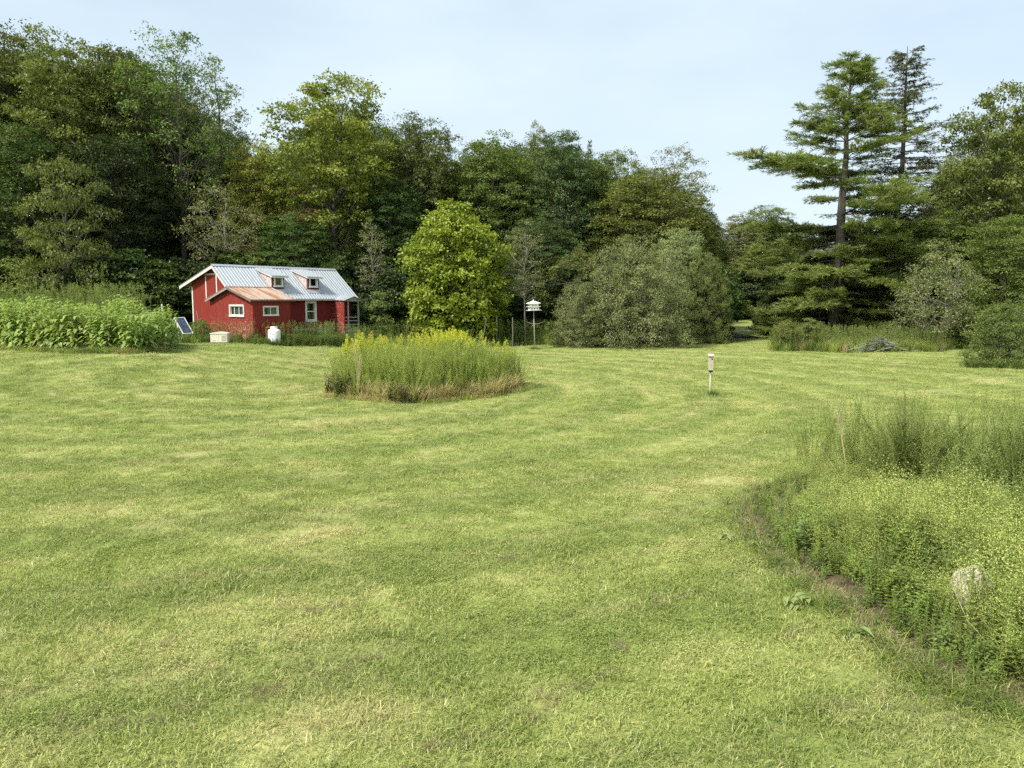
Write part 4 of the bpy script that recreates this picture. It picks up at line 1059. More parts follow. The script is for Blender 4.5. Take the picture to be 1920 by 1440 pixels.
def lawn():
    r = np.random.default_rng(3)
    kinds = [tuft(100 + i, 95, .17, .030, .080, .0065, .75, 'blade', .55) for i in range(5)] + [tuft(110 + i, 70, .16, .05, .115, .006, .7, 'blade', .8) for i in range(3)] + [clover(120 + i, 90, .16) for i in range(2)]
    XY, sc = [], []
    def band(d0, d1, dens, s):
        # random points inside the part of the garden the photograph looks at, with a margin for a step aside
        half = .80
        n = int(dens * half * (d1 * d1 - d0 * d0)); y = np.sqrt(r.uniform(d0 * d0, d1 * d1, n)); x = y * r.uniform(-half, half, n)
        XY.append(np.column_stack([x, y])); sc.append(np.full(n, s))
    band(2.8, 9, 105, 1.02); band(9, 14, 62, 1.05); band(14, 24, 26, 1.2); band(24, 38, 12, 1.4); band(38, 66, 3.5, 1.7)
    XY = np.vstack(XY); sc = np.concatenate(sc)
    keep = ~inside(XY, BED) & ~inside(XY, LEFT_BED) & ((((XY - ISLE) / ISR) ** 2).sum(1) > .95) & (XY[:, 1] < forest_edge(XY[:, 0])) & (bed_dist(XY[:, 0], XY[:, 1]) > .10)
    rel = XY - HA; a_, b_ = rel @ UX, rel @ NX
    keep &= ~((a_ > 0) & (a_ < 9) & (b_ > -3.5) & (b_ < 2.3)) & ~((a_ > -.3) & (a_ < 2.2) & (b_ > 0) & (b_ < 5))
    XY, sc = XY[keep], sc[keep]
    # longer or clover-rich lawn comes in patches
    pn = np.sin(XY[:, 0] * .9 + np.sin(XY[:, 1] * .7) * 2) * np.sin(XY[:, 1] * 1.1 + np.sin(XY[:, 0] * .8) * 1.7) + r.normal(0, .35, len(XY))
    idx = np.where(pn > .55, r.integers(5, 8, len(XY)), np.where(pn < -.72, r.integers(8, 10, len(XY)), r.integers(0, 5, len(XY))))
    scatter('lawn_grass', on_ground(XY), kinds, idx=idx, scl=sc * r.uniform(.8, 1.2, len(XY)) * np.where(idx >= 8, .8, 1.0), tilt=.08, r=r,
            label='mown yellow-green lawn grass with dry patches', cat='grass')
    # dry clippings left in little rows and heaps
    heaps = [(480, 1312, .16), (520, 1298, .10), (640, 1268, .14), (325, 1345, .13), (300, 1212, .16), (985, 1352, .20), (1040, 1318, .13), (1085, 1290, .15), (1130, 1270, .10), (870, 1395, .16), (815, 1405, .10), (640, 1140, .16), (590, 1150, .12),
             (950, 1050, .18), (15, 897, .38), (160, 866, .28), (1170, 1215, .13), (1745, 1325, .22), (1235, 1130, .15), (120, 1360, .22), (230, 1360, .12), (395, 822, .25), (1020, 720, .3), (90, 732, .6), (700, 1235, .12), (1480, 1195, .1),
             (440, 770, .35), (300, 765, .35), (360, 700, .5), (1060, 840, .25), (780, 760, .35), (1560, 1330, .12)]
    P = []; S_ = []
    for px, py, w in heaps:
        c = hit(px, py)[:2]; n = int(5 + 34 * w); w *= .55
        P.append(c + r.normal(size=(n, 2)) * [w, w * .55] + np.outer(r.normal(size=n), [w, w * .9]) * .6); S_.append(r.uniform(.4, .9, n))
    for i in range(len(heaps) * 2):
        y = math.sqrt(r.uniform(14, 1200)); x = y * r.uniform(-.7, .7); n = r.integers(1, 6)
        P.append(np.array([x, y]) + r.normal(0, .1, (n, 2))); S_.append(r.uniform(.4, .9, n))
    P = np.vstack(P); S_ = np.concatenate(S_); k = ~inside(P, BED); P, S_ = P[k], S_[k]
    kd = [tuft(130 + i, 34, .07, .04, .12, .0045, 1.0, 'thatch', .12) for i in range(3)]
    scatter('dry_clippings', on_ground(P, .022), kd, scl=S_, tilt=.15, r=r, label='small heaps of dry grey grass clippings on the lawn', cat='clippings')
lawn()

# ------------------------------------------------------------------ goldenrod island in the middle of the lawn
def island():
    r = np.random.default_rng(17)
    g = [plant(200 + i, 1.75, 64, .10, .017, 1, .02, .25, ('stem', 'golden'), up=.55, lo=.22, top_small=.55) for i in range(4)]
    y = [plant(210 + i, 1.80, 60, .10, .017, 1, .02, .25, ('stem', 'golden', 'plume'), up=.55, lo=.22, flower=80, fspread=.12, flen=.045, fshape='plume') for i in range(3)]
    s = [tuft(220 + i, 60, .16, .30, .75, .010, .55, 'straw', 2.0) for i in range(2)]
    br = [plant(230 + i, .55, 26, .12, .09, 3, .18, .3, ('redstem', 'bramble'), up=.1) for i in range(2)]
    gg = [tuft(225, 60, .18, .25, .6, .010, .6, 'golden', 1.8)]
    kinds = g + y + s + br + gg
    n = 4300; q = np.sqrt(r.uniform(0, 1, n)); a = r.uniform(0, 6.28, n)
    wob = 1 + .06 * np.sin(a * 3 + 1) + .04 * np.sin(a * 7)
    XY = ISLE + np.column_stack([q * np.cos(a) * ISR[0] * .97 * wob, q * np.sin(a) * ISR[1] * wob])
    rel = (XY - ISLE) / ISR
    idx = r.integers(0, 4, n)
    back = rel[:, 1] > -.15
    # flowering drifts: a left one, a wide one right of centre
    xx = rel[:, 0]
    drift = np.exp(-((xx + .66) / .24) ** 2) + 1.0 * np.exp(-((xx - .20) / .30) ** 2) + .3 * np.exp(-((xx - .8) / .07) ** 2)
    idx = np.where((rel[:, 1] > .0) & (r.uniform(size=n) < drift * .22), r.integers(4, 7, n), idx)
    edge_d = 1 - q / 1.0; front = (rel[:, 1] < .1) & (edge_d < r.gamma(2.0, .055, n))
    pf = r.uniform(size=n) + .22 * np.sin(a * 5 + 1.3) * np.sin(a * 2.3) + .12 * np.sin(a * 11)
    idx = np.where(front & (pf < .62), r.integers(7, 9, n), idx)
    idx = np.where(front & (pf > .93) , r.integers(9, 11, n), idx); idx = np.where(front & (pf > .62) & (pf < .72), 11, idx)
    left = (xx < -.55) & (rel[:, 1] < 0) & (r.uniform(size=n) < .35); idx = np.where(left, r.integers(9, 11, n), idx)
    hh = np.clip(1.0 - .22 * np.clip(q - .75, 0, 1) / .25, .6, 1) * (.86 + .12 * rel[:, 1]) * r.uniform(.84, 1.1, n) * (1 + .05 * np.sin(xx * 7))
    hh = np.where((rel[:, 1] < 0) & (idx < 7), hh * (.62 + .38 * S(edge_d / .4)), hh) * (1 + .08 * np.sin(XY[:, 0] * 5 + XY[:, 1] * 3))
    hh = np.where(idx >= 7, r.uniform(.6, 1.25, n), hh)
    scatter('goldenrod_island', on_ground(XY), kinds, idx=idx, scl=np.where(idx < 7, 1.0, hh), sclz=hh, tilt=.16, r=r,
            label='round unmown island of tall goldenrod with yellow tops on the lawn', cat='goldenrod patch')
    # fringe of longer grass round it and round post feet
    XY = ISLE + np.column_stack([np.cos(a) * ISR[0], np.sin(a) * ISR[1]]) * r.uniform(.96, 1.07, (n, 1)) * wob[:, None]
    XY = XY[(np.sin(a * 6 + 2) + .7 * np.sin(a * 13) + r.normal(0, .6, n)) > -.1][:520]
    scatter('island_fringe', on_ground(XY), [tuft(240, 40, .14, .12, .34, .008, .8, 'straw', 1.3), tuft(241, 40, .14, .10, .30, .008, .8, 'golden', 1.3)], scl=r.uniform(.6, 1.1, len(XY)), r=r,
            label='dry straw-coloured grass fringe around the goldenrod island', cat='grass')
    c = at(672, 700, 22.7); g0 = np.array([c[0], c[1], float(gz(c[0], c[1]))])
    b = Buf(); rr = np.random.default_rng(4)
    for k in range(5):
        e = np.array([rr.normal(0, .12), rr.normal(0, .1), rr.uniform(1.2, 1.9)]); tube(b, [[0, 0, 0], e * [.4, .4, .5], e], [.008, .006, .003], 3)
        for _ in range(7):
            f = e * rr.uniform(.55, 1); tube(b, [f, f + [rr.normal(0, .07), rr.normal(0, .05), rr.uniform(.1, .25)]], [.004, .002], 3)
    tag(obj('dead_stalk', b.mesh('dead_stalk', [M['drystem']]), loc=g0), 'bundle of tall dead tan stalks at the left front of the goldenrod island', 'dead stalks')
island()

# ------------------------------------------------------------------ big-leaved bed at the left
def bigleaf_mesh():
    b = Buf(); n = 7; u = np.linspace(0, 1, n)
    w = np.array([.05, .62, .95, 1.0, .74, .36, .0]) * .5; z = .10 * np.sin(u * 2.0) - .55 * u ** 2
    V = []
    for i in range(n): V += [(u[i], w[i] * .45, z[i] + .10 * w[i]), (u[i], 0, z[i]), (u[i], -w[i] * .45, z[i] + .10 * w[i])]
    Fc = []
    for i in range(n - 1): Fc += [[3 * i, 3 * i + 1, 3 * i + 4, 3 * i + 3], [3 * i + 1, 3 * i + 2, 3 * i + 5, 3 * i + 4]]
    b.add(V, Fc); return b.mesh('leaf', [M['sunflower']], True)
def left_bed():
    r = np.random.default_rng(23)
    kinds = [plant(300 + i, 1.6, 22, .36, .17, 1, .02, .50, ('stem', 'sunflower'), whorl=2, up=-.05, lo=.2, top_small=.5, stem_r=.009) for i in range(5)]
    lo, hi = LEFT_BED.min(0), LEFT_BED.max(0)
    XY = r.uniform(lo, hi, (5200, 2)); XY = XY[inside(XY, LEFT_BED)][:1500]
    right = S((XY[:, 0] - (LEFT_BED[3, 0] - .5)) / 3.0)
    h = (1.06 - .36 * right + .06 * S((LEFT_BED[2, 0] - XY[:, 0]) / 4)) * r.uniform(.8, 1.2, len(XY)) * (1 + .12 * np.sin(XY[:, 0] * 1.3) + .10 * np.sin(XY[:, 0] * 2.9 + XY[:, 1]))
    root = empty('sunflower_bed', (float(LEFT_BED[3, 0]), float(LEFT_BED[3, 1]), float(gz(*LEFT_BED[3]))))
    tag(root, 'dense bed of tall big-leaved green plants at the left of the lawn', 'plant bed')
    fo = scatter('foliage', on_ground(XY), kinds, scl=.95, sclz=h, tilt=.06, r=r); fo.parent = root; fo.matrix_parent_inverse = root.matrix_world.inverted()
    fo.location = -np.array(root.location); fo.matrix_parent_inverse.identity()
    lm = bigleaf_mesh()
    front = LEFT_BED[1:6]
    for i in range(230):
        t = r.uniform(0, len(front) - 1.001); k = int(t); p = front[k] + (front[k + 1] - front[k]) * (t - k)
        p = p + np.array([r.normal(0, .1), r.uniform(-.15, .5)]); z = float(gz(*p)) + r.uniform(.30, 1.55) * (1.0 if t < 2.6 else .75)
        o = obj('leaf', lm, root); an = r.normal(-math.pi / 2, .9)
        o.location = np.array([p[0], p[1], z]) - np.array(root.location); o.rotation_euler = (r.normal(0, .25), r.uniform(.0, .5), an)
        s = r.uniform(.22, .36); o.scale = (s, s * .95, s)
    # tall grassy stand behind and a grass skirt in front
    P = on_ground(np.column_stack([r.uniform(LEFT_BED[0, 0] - 2, LEFT_BED[2, 0] - .6, 420), r.uniform(0, 1, 420)]))
    P[:, 1] = np.interp(P[:, 0], LEFT_BED[:6, 0], LEFT_BED[:6, 1]) + 6.5 + r.uniform(-1.0, 2.5, 420); P[:, 2] = gz(P[:, 0], P[:, 1])
    k2 = [plant(320 + i, 2.3, 60, .12, .016, 2, .1, .3, ('stem', 'wspire', 'wspire'), up=.6, lo=.3, flower=30, fspread=.07, flen=.05, fshape='plume') for i in range(2)]
    scatter('tall_weeds', P, k2, scl=1.0, sclz=r.uniform(1.05, 1.38, 420), tilt=.10, r=r, label='tall feathery weeds standing behind the big-leaved bed', cat='weeds')
    t = r.uniform(0, 4.99, 500); k = t.astype(int); B6 = LEFT_BED[:6]
    XY = B6[k] + (B6[k + 1] - B6[k]) * (t - k)[:, None] + np.column_stack([r.normal(0, .1, 500), r.uniform(-.55, .15, 500)])
    scatter('bed_grass_skirt', on_ground(XY), [tuft(330, 44, .16, .18, .45, .009, .8, 'weed', 1.4), tuft(331, 44, .16, .15, .40, .009, .8, 'golden', 1.3), tuft(332, 40, .16, .15, .5, .009, .7, 'straw', 1.4)], idx=r.choice(3, 500, p=[.45, .4, .15]), scl=r.uniform(.6, 1.2, 500), r=r,
            label='uncut grass along the foot of the big-leaved bed', cat='grass')
left_bed()

# ------------------------------------------------------------------ weeds by the cottage, on the banks and under the pine
def banks():
    r = np.random.default_rng(31)
    w = [plant(400 + i, .62, 34, .085, .032, 4, .16, .3, ('stem', 'weed'), up=.3, lo=.05, grass=14, glen=.4) for i in range(3)]
    t = [plant(410 + i, 1.1, 44, .10, .022, 3, .14, .3, ('stem', 'weed', 'wspire'), up=.5, lo=.12, flower=26, fspread=.06, flen=.035, fshape='plume', grass=20, glen=.5) for i in range(3)]
    gr = [tuft(420 + i, 60, .22, .35, .95, .011, .6, m, 1.9) for i, m in enumerate(('weed', 'golden', 'straw'))]
    kinds = w + t + gr
    P, I, Z = [], [], []
    def strip(poly, n, ids, z0, z1):
        poly = np.array(poly); XY = r.uniform(poly.min(0), poly.max(0), (n * 4, 2)); XY = XY[inside(XY, poly)][:n]
        P.append(on_ground(XY)); I.append(r.choice(ids, len(XY))); Z.append(r.uniform(z0, z1, len(XY)))
    hp = lambda a, b: HA + a * UX + b * NX
    strip([hp(-.9, 5.0), hp(-.9, 6.6), hp(2.4, 7.4), hp(5.5, 7.0), hp(9.0, 5.6), hp(9.3, 3.7), hp(7.3, 3.6), hp(7.1, 2.3), hp(2.3, 2.3), hp(2.2, 5.0)], 1100, [0, 1, 2, 0, 1, 2, 3], .85, 1.3)
    strip([hp(-3.5, 1.0), hp(-.4, .2), hp(-.4, 5.2), hp(-1.6, 5.3)], 170, [0, 1, 2, 3], .7, 1.15)
    strip([gp(640, 54.5)[:2], gp(640, 51.5)[:2], gp(760, 49.5)[:2], gp(880, 49)[:2], gp(985, 50.2)[:2], gp(1080, 49.5)[:2], gp(1140, 51)[:2], gp(1140, 54)[:2], gp(900, 55)[:2]], 1500, [3, 4, 5, 3, 4, 6, 7, 1], 1.0, 1.55)
    strip([gp(1448, 45)[:2], gp(1560, 44.3)[:2], gp(1770, 44.5)[:2], gp(1800, 48)[:2], gp(1770, 52)[:2], gp(1465, 52)[:2]], 1300, [0, 3, 4, 5, 6, 7, 7, 8], .85, 1.35)
    strip([gp(1795, 34)[:2], gp(1990, 32)[:2], gp(2050, 36)[:2], gp(1860, 37)[:2]], 260, [0, 1, 2, 6], .4, .8)
    strip([gp(255, 40)[:2], gp(400, 40)[:2], gp(390, 46)[:2], gp(240, 46)[:2]], 260, [0, 1, 3, 6, 7], .6, 1.1)
    strip([gp(1060, 50.5)[:2], gp(1350, 53)[:2], gp(1350, 56)[:2], gp(1060, 54)[:2]], 380, [0, 1, 2, 6], .5, .9)
    P = np.vstack(P); I = np.concatenate(I); Z = np.concatenate(Z)
    # kept clear round the generator, shorter in front of the tank
    g0, t0 = gp(413, 41.8), gp(515, 42.2)
    Z = np.where((np.linalg.norm(P[:, :2] - t0[:2], axis=1) < 1.1) & (P[:, 1] < 42.4), Z * .62, Z)
    kp = (np.linalg.norm((P[:, :2] - g0[:2]) * [1, .8], axis=1) > .95) & ~((np.abs(P[:, 0] - g0[0]) < .8) & (P[:, 1] < g0[1]) & (P[:, 1] > 38)) & (np.linalg.norm(P[:, :2] - t0[:2], axis=1) > .37)
    P, I, Z = P[kp], I[kp], Z[kp]
    scatter('bank_weeds', P, kinds, idx=I, scl=r.uniform(.85, 1.2, len(P)), sclz=Z, tilt=.08, r=r, label='rank weeds and long grass on the banks round the lawn and cottage', cat='weeds')
    # grass left standing round the two bird-house posts
    XY = np.vstack([hit(1003, 655)[:2] + r.normal(0, .16, (14, 2)), hit(1331, 742)[:2] + r.normal(0, .10, (10, 2))])
    scatter('post_grass', on_ground(XY), [tuft(430, 40, .10, .12, .34, .008, .7, 'weed', 1.4)], scl=r.uniform(.7, 1.1, len(XY)), r=r, label='longer grass left standing round the bird-house posts', cat='grass')
banks()

# ------------------------------------------------------------------ flower bed at the lower right
M['soil'] = plain('bare_soil', (0.080, 0.056, 0.030), 0.95, 14, 0.5, bump=0.8)
def flower_bed():
    r = np.random.default_rng(41)
    # soil sheet, domed a little
    lo, hi = BED.min(0), BED.max(0); st = .14
    xs = np.arange(lo[0] - .2, hi[0] + .2, st); ys = np.arange(lo[1] - .2, hi[1] + .2, st); X, Y = np.meshgrid(xs, ys)
    ins = inside(np.column_stack([X.ravel(), Y.ravel()]), BED).reshape(X.shape); d = bed_dist(X, Y)
    ok = ins | (d < .05)
    Zz = gz(X, Y) + np.where(ins, .02 + .10 * S(d / 1.2), -.055) + .02 * np.sin(X * 9) * np.sin(Y * 8)
    nx = len(xs); i = np.arange(len(ys) - 1)[:, None] * nx + np.arange(nx - 1)[None]
    k = ok[:-1, :-1] & ok[1:, 1:] & ok[1:, :-1] & ok[:-1, 1:]
    b = Buf(); b.add(np.stack([X, Y, Zz], -1).reshape(-1, 3), np.stack([i, i + 1, i + nx + 1, i + nx], -1)[k])
    tag(obj('bed_soil', b.mesh('bed_soil', [M['soil']], True)), kind='structure')
    def bz(P):
        dd = bed_dist(P[:, 0], P[:, 1]); return np.column_stack([P, gz(P[:, 0], P[:, 1]) + .02 + .10 * S(dd / 1.2)])
    # frothy bedstraw: thin stems, whorled leaves, clouds of tiny pale flowers
    gal = [plant(500 + i, .60, 50, .032, .009, 5, .12, .2, ('stem', 'galium', 'froth'), whorl=5, up=.25, lo=.15, top_small=.6, stem_r=.0022, flower=40, fspread=.050, flen=.0105) for i in range(4)]
    low = [plant(510, .34, 45, .040, .016, 6, .13, .25, ('stem', 'galium'), whorl=5, up=.3, lo=.1, top_small=.7, stem_r=.0025), plant(511, .40, 26, .085, .030, 4, .10, .35, ('stem', 'weed'), up=.2, lo=.1, stem_r=.003), plant(512, .45, 34, .060, .012, 6, .12, .3, ('stem', 'galium'), up=.5, lo=.1, stem_r=.0025)]
    grs = [tuft(520, 14, .06, .35, .85, .007, .7, 'weed', 2.0), tuft(521, 9, .08, .3, .8, .005, .8, 'straw', 1.6)]
    dry = [plant(525, .55, 22, .035, .010, 5, .12, .3, ('drystem', 'straw'), up=.4, stem_r=.0025)] + [plant(526 + i, .95 + .25 * i, 80, .085, .013, 3, .16, .35, ('stem', 'aster'), up=.45, lo=.15, stem_r=.003) for i in range(2)]
    XY = r.uniform(lo, hi, (30000, 2)); XY = XY[inside(XY, BED)]
    dd = bed_dist(XY[:, 0], XY[:, 1]); XY = XY[dd > .07 + r.gamma(1.2, .05, len(dd))][:5600]; dd = bed_dist(XY[:, 0], XY[:, 1])
    n = len(XY); p = r.uniform(size=n)
    far = (XY[:, 1] > 9.3)
    nz = np.sin(XY[:, 0] * 2.3 + 1 + np.sin(XY[:, 1] * 2)) * np.sin(XY[:, 1] * 1.9 + XY[:, 0]) + r.normal(0, .25, n)
    idx = np.where(p < .80, r.integers(0, 4, n), np.where(p < .93, r.integers(4, 7, n), np.where(p < .985, 7, 8)))
    idx = np.where((dd < .42) & (p < .75), r.integers(4, 7, n), idx)
    idx = np.where((nz > .35) & (p < .8), r.integers(4, 7, n), idx); idx = np.where((nz < -.45) & (p > .78) & (p < .93), 7, idx)
    idx = np.where(far & (p > .93), 9, idx); tl = (XY[:, 1] > 7.4) & (XY[:, 0] > 4.95 + r.normal(0, .3, n)) & (p < .13); idx = np.where(tl, r.integers(10, 12, n), idx)
    sc = np.clip(.55 + .55 * S(dd / .8), .5, 1.1) * r.choice([.7, .9, 1.0, 1.25], n) * r.uniform(.85, 1.15, n) * (1 + .2 * np.sin(XY[:, 0] * 3.7 + 2) * np.sin(XY[:, 1] * 3.1))
    sc = np.where(idx >= 10, r.uniform(.6, 1.25, n), sc * (1 - .42 * S((XY[:, 1] - 8.2) / 1.6)))
    scatter('bedstraw', bz(XY), gal + low + grs + dry, idx=idx, scl=sc, tilt=.22, r=r, label='frothy yellow-green bedstraw filling the flower bed at lower right', cat='ground cover')
    # dead thatch along the cut edge
    k = r.integers(0, 9, 1500); t = r.uniform(0, 1, 1500)[:, None]; E0 = BED[:11]
    XY = E0[k] + (E0[k + 1] - E0[k]) * t + r.normal(0, .085, (1500, 2)) + [.03, .02]; sel = (np.sin(XY[:, 0] * 3.1) + r.normal(0, .6, 1500)) > -.7; XY = XY[sel]
    Pz = on_ground(XY, .012)
    scatter('edge_thatch', Pz, [tuft(530 + i, 26, .07, .04, .13, .005, 1.0, m, .25) for i, m in enumerate(('thatch', 'straw'))], idx=r.choice(2, len(XY), p=[.75, .25]), scl=r.uniform(.6, 1.15, len(XY)), r=r, label='dead matted grass along the cut edge of the flower bed', cat='dead grass')
    # long grass along the edge
    k = r.integers(0, 9, 330); t = r.uniform(0, 1, 330)[:, None]
    XY = E0[k] + (E0[k + 1] - E0[k]) * t + r.normal(0, .11, (330, 2)) + np.array([-.07, -.05])
    scatter('edge_grass', on_ground(XY), [tuft(540, 18, .05, .12, .32, .009, .9, 'weed', 1.0), tuft(541, 18, .05, .10, .26, .008, .9, 'galium', 1.0)], scl=r.uniform(.5, 1.1, len(XY)), r=r, label='longer grass blades fringing the flower bed edge', cat='grass')

    def bedpt(px, py):
        c = hit(px, py); d_ = np.array([[c[0], c[1]]]); return bz(d_)[0]
    # tall narrow-leaved asters at the back of the bed
    def aster(label, px, py, h, stems, spread, seed):
        rr = np.random.default_rng(seed); g = bedpt(px, py); root = empty('aster_plant', g); tag(root, label, 'plant')
        sb, lb = Buf(), Buf()
        for s in range(stems):
            an = rr.uniform(0, 6.28); o = np.array([math.cos(an), math.sin(an), 0]) * spread * math.sqrt(rr.uniform(0, 1)); hs = h * rr.choice([rr.uniform(.45, .8), rr.uniform(.7, 1.05)])
            u = np.linspace(0, 1, 7)[:, None]; Q = o * .6 + (o * 1.3 + np.array([rr.normal(0, .10), rr.normal(0, .10), 0])) * u ** 1.6 + np.array([0, 0, 1.]) * hs * u + rr.normal(0, .02, (7, 3)) * u
            tube(sb, Q, np.linspace(.006, .002, 7), 4)
            def along(Q, n, f0, L0):
                f = np.linspace(f0, 1, n); uu = np.linspace(0, 1, len(Q)); P = np.stack([np.interp(f, uu, Q[:, j]) for j in range(3)], -1)
                a = np.arange(n) * 2.4 + rr.uniform(0, 6.28); D = nrm(np.stack([np.cos(a), np.sin(a), .55 + .5 * f], -1)); N = nrm(np.array([[0, 0, 1.]]) - D * D[:, 2:3])
                z = L0 * (1.1 - .6 * f) * rr.uniform(.7, 1.2, n); leaves(lb, P, D, N, z, z * .17, 0, rr.uniform(.1, .9, n), .30)
            along(Q, int(80 * hs / 1.3), .25, .135)
            for _ in range(rr.integers(3, 8)):
                f = rr.uniform(.5, .92); k0 = int(f * 6); a0 = Q[k0]; an2 = rr.uniform(0, 6.28); ln = rr.uniform(.12, .34)
                q = np.array([a0, a0 + np.array([math.cos(an2) * .35, math.sin(an2) * .35, .5]) * ln, a0 + np.array([math.cos(an2) * .55, math.sin(an2) * .55, 1.0]) * ln])
                tube(sb, q, [.003, .0025, .0015], 3); along(q, 14, .15, .065)
        obj('stem', sb.mesh('stem', [M['stem']]), root); obj('leaves', lb.mesh('leaves', [M['aster']]), root)
    aster('tall bushy narrow-leaved green plant at the back of the flower bed', 1702, 950, 1.55, 64, .46, 1)
    aster('thin narrow-leaved stems right of the bushy plant in the flower bed', 1800, 945, 1.42, 14, .28, 2)
    aster('tall narrow-leaved plant at the right edge of the flower bed', 1912, 985, 1.45, 58, .48, 3)
    aster('short feathery green plant left of the tall bushy one in the bed', 1640, 905, .85, 8, .24, 4)
    aster('low leafy stems between the bushy plant and the right edge of the bed', 1850, 985, .80, 10, .30, 5)
    # pale branching dead stalk
    g = bedpt(1585, 940); b = Buf(); rr = np.random.default_rng(8)
    main = np.array([[0, 0, 0], [-.03, 0, .5], [-.12, .02, .98], [-.17, .02, 1.22]]); tube(b, main, [.010, .009, .007, .004], 5)
    for k in range(9):
        f = rr.uniform(.55, 1); a0 = np.array([np.interp(f, [0, .35, .75, 1], main[:, j]) for j in range(3)])
        e = a0 + np.array([rr.normal(-.01, .05), rr.normal(0, .05), rr.uniform(.25, .48)]); tube(b, [a0, (a0 + e) / 2 + [rr.normal(0, .02), 0, -.02], e], [.005, .004, .002], 3)
    for k in range(4):
        e = np.array([rr.uniform(-.45, -.1), rr.normal(0, .1), rr.uniform(.35, .75)]); tube(b, [[0, 0, 0], e * [.4, .4, .5], e], [.005, .004, .0015], 3)
        for _ in range(3):
            q = e * rr.uniform(.6, .95); tube(b, [q, q + [rr.normal(0, .05), rr.normal(0, .05), .14]], [.0025, .001], 3)
    tag(obj('dry_stalk', b.mesh('dry_stalk', [M['drystem']]), loc=g), 'pale branching dead stalk rising from the flower bed', 'dead stalk')
    for lab, px, py, dx, h in (('thin bleached stem standing at the right of the flower bed', 1845, 930, .02, 1.15), ('broken tan stem leaning in the flower bed near the stone', 1880, 1010, -.45, .42)):
        b = Buf(); tube(b, [[0, 0, 0], [dx * .4, 0, h * .5], [dx, .03, h]], [.006, .005, .003], 4)
        tag(obj('dry_stalk', b.mesh('dry_stalk', [M['drystem']]), loc=bedpt(px, py)), lab, 'dead stalk')
    # the pale boulder
    import bmesh
    bm = bmesh.new(); bmesh.ops.create_icosphere(bm, subdivisions=4, radius=1)
    for v in bm.verts:
        c = v.co; nz_ = .10 * math.sin(c.x * 2.7 + 1) * math.sin(c.y * 3.1) + .05 * math.sin(c.z * 6 + c.x * 4) + .02 * math.sin(c.x * 13 + c.y * 11) + .012 * math.sin(c.z * 23 + c.y * 17)
        v.co = c * (1 + nz_); v.co.x *= .225; v.co.y *= .20; v.co.z *= .235
    me = bpy.data.meshes.new('boulder'); bm.to_mesh(me); bm.free()
    for q in me.polygons: q.use_smooth = True
    me.materials.append(plain('pale_stone', (0.50, 0.435, 0.345), 0.9, 9, 0.40, bump=0.5))
    g = bedpt(1822, 1165); o = obj('boulder', me, loc=(g[0], g[1], g[2] + .165), rot=(0, .15, .4)); tag(o, 'pale rounded stone half hidden in the bedstraw', 'stone')
    # broad dock leaves along the edge: each leaf a part
    lm = bigleaf_mesh(); lm.materials.clear(); lm.materials.append(M['dock'])
    for lab, px, py, n, s0 in (('broad-leaved weed with pale leaves at the near tip of the bed edge', 1500, 1140, 9, .15), ('broad-leaved weed with pale leaves at the far corner of the bed edge', 1365, 1015, 9, .15), ('broad-leaved weed halfway down the bed edge', 1600, 1195, 6, .14), ('small broad-leaved weed beside the bare soil at the bed edge', 1415, 1030, 5, .12)):
        c = hit(px, py); root = empty('dock_plant', (c[0], c[1], c[2] + .005)); tag(root, lab, 'weed')
        for i in range(n):
            o = obj('leaf', lm, root, loc=(r.normal(0, .04), r.normal(0, .04), r.uniform(.03, .09)), rot=(r.normal(0, .3), r.uniform(-.5, .1), i / n * 6.28 + r.normal(0, .3))); s = s0 * r.uniform(.7, 1.25); o.scale = (s, s * .8, s)
flower_bed()

# ------------------------------------------------------------------ small things on the lawn and by the cottage
M['plastic'] = plain('off_white_cabinet', (0.74, 0.70, 0.60), 0.45, 3, 0.06)
M['tankwhite'] = plain('white_tank_paint', (0.83, 0.83, 0.81), 0.4, 4, 0.06)
M['greymark'] = plain('grey_lettering', (0.42, 0.41, 0.38), 0.7)
M['copper'] = plain('copper_pipe', (0.62, 0.26, 0.09), 0.4)
M['pad'] = plain('dark_gravel_pad', (0.10, 0.09, 0.08), 0.95, 20, 0.4)
M['alu'] = plain('pale_frame', (0.74, 0.74, 0.72), 0.4)
M['cell'] = plain('solar_cell', (0.035, 0.045, 0.10), 0.15)
M['hole'] = plain('dark_opening', (0.012, 0.012, 0.012), 0.95)
M['weathered'] = plain('weathered_board', (0.40, 0.355, 0.285), 0.9, 8, 0.5, bump=.5, stretch=(5, 5, .7))
M['polegrey'] = plain('grey_pole', (0.30, 0.29, 0.25), 0.6, 6, .2)
M['palepole'] = plain('pale_stake', (0.76, 0.72, 0.60), 0.75, 12, .2)

def bx(name, parent, mat, x0, x1, y0, y1, z0, z1, bev=0.0, loc=None):
    b = Buf(); box(b, x0, x1, y0, y1, z0, z1); o = obj(name, b.mesh(name, [M[mat]]), parent, loc)
    if bev:
        m = o.modifiers.new('bevel', 'BEVEL'); m.width = bev; m.segments = 2
    return o
def cyl(name, parent, mat, P, rad, seg=16, smooth=True):
    b = Buf(); tube(b, P, rad, seg, cap=True); return obj(name, b.mesh(name, [M[mat]], smooth), parent)

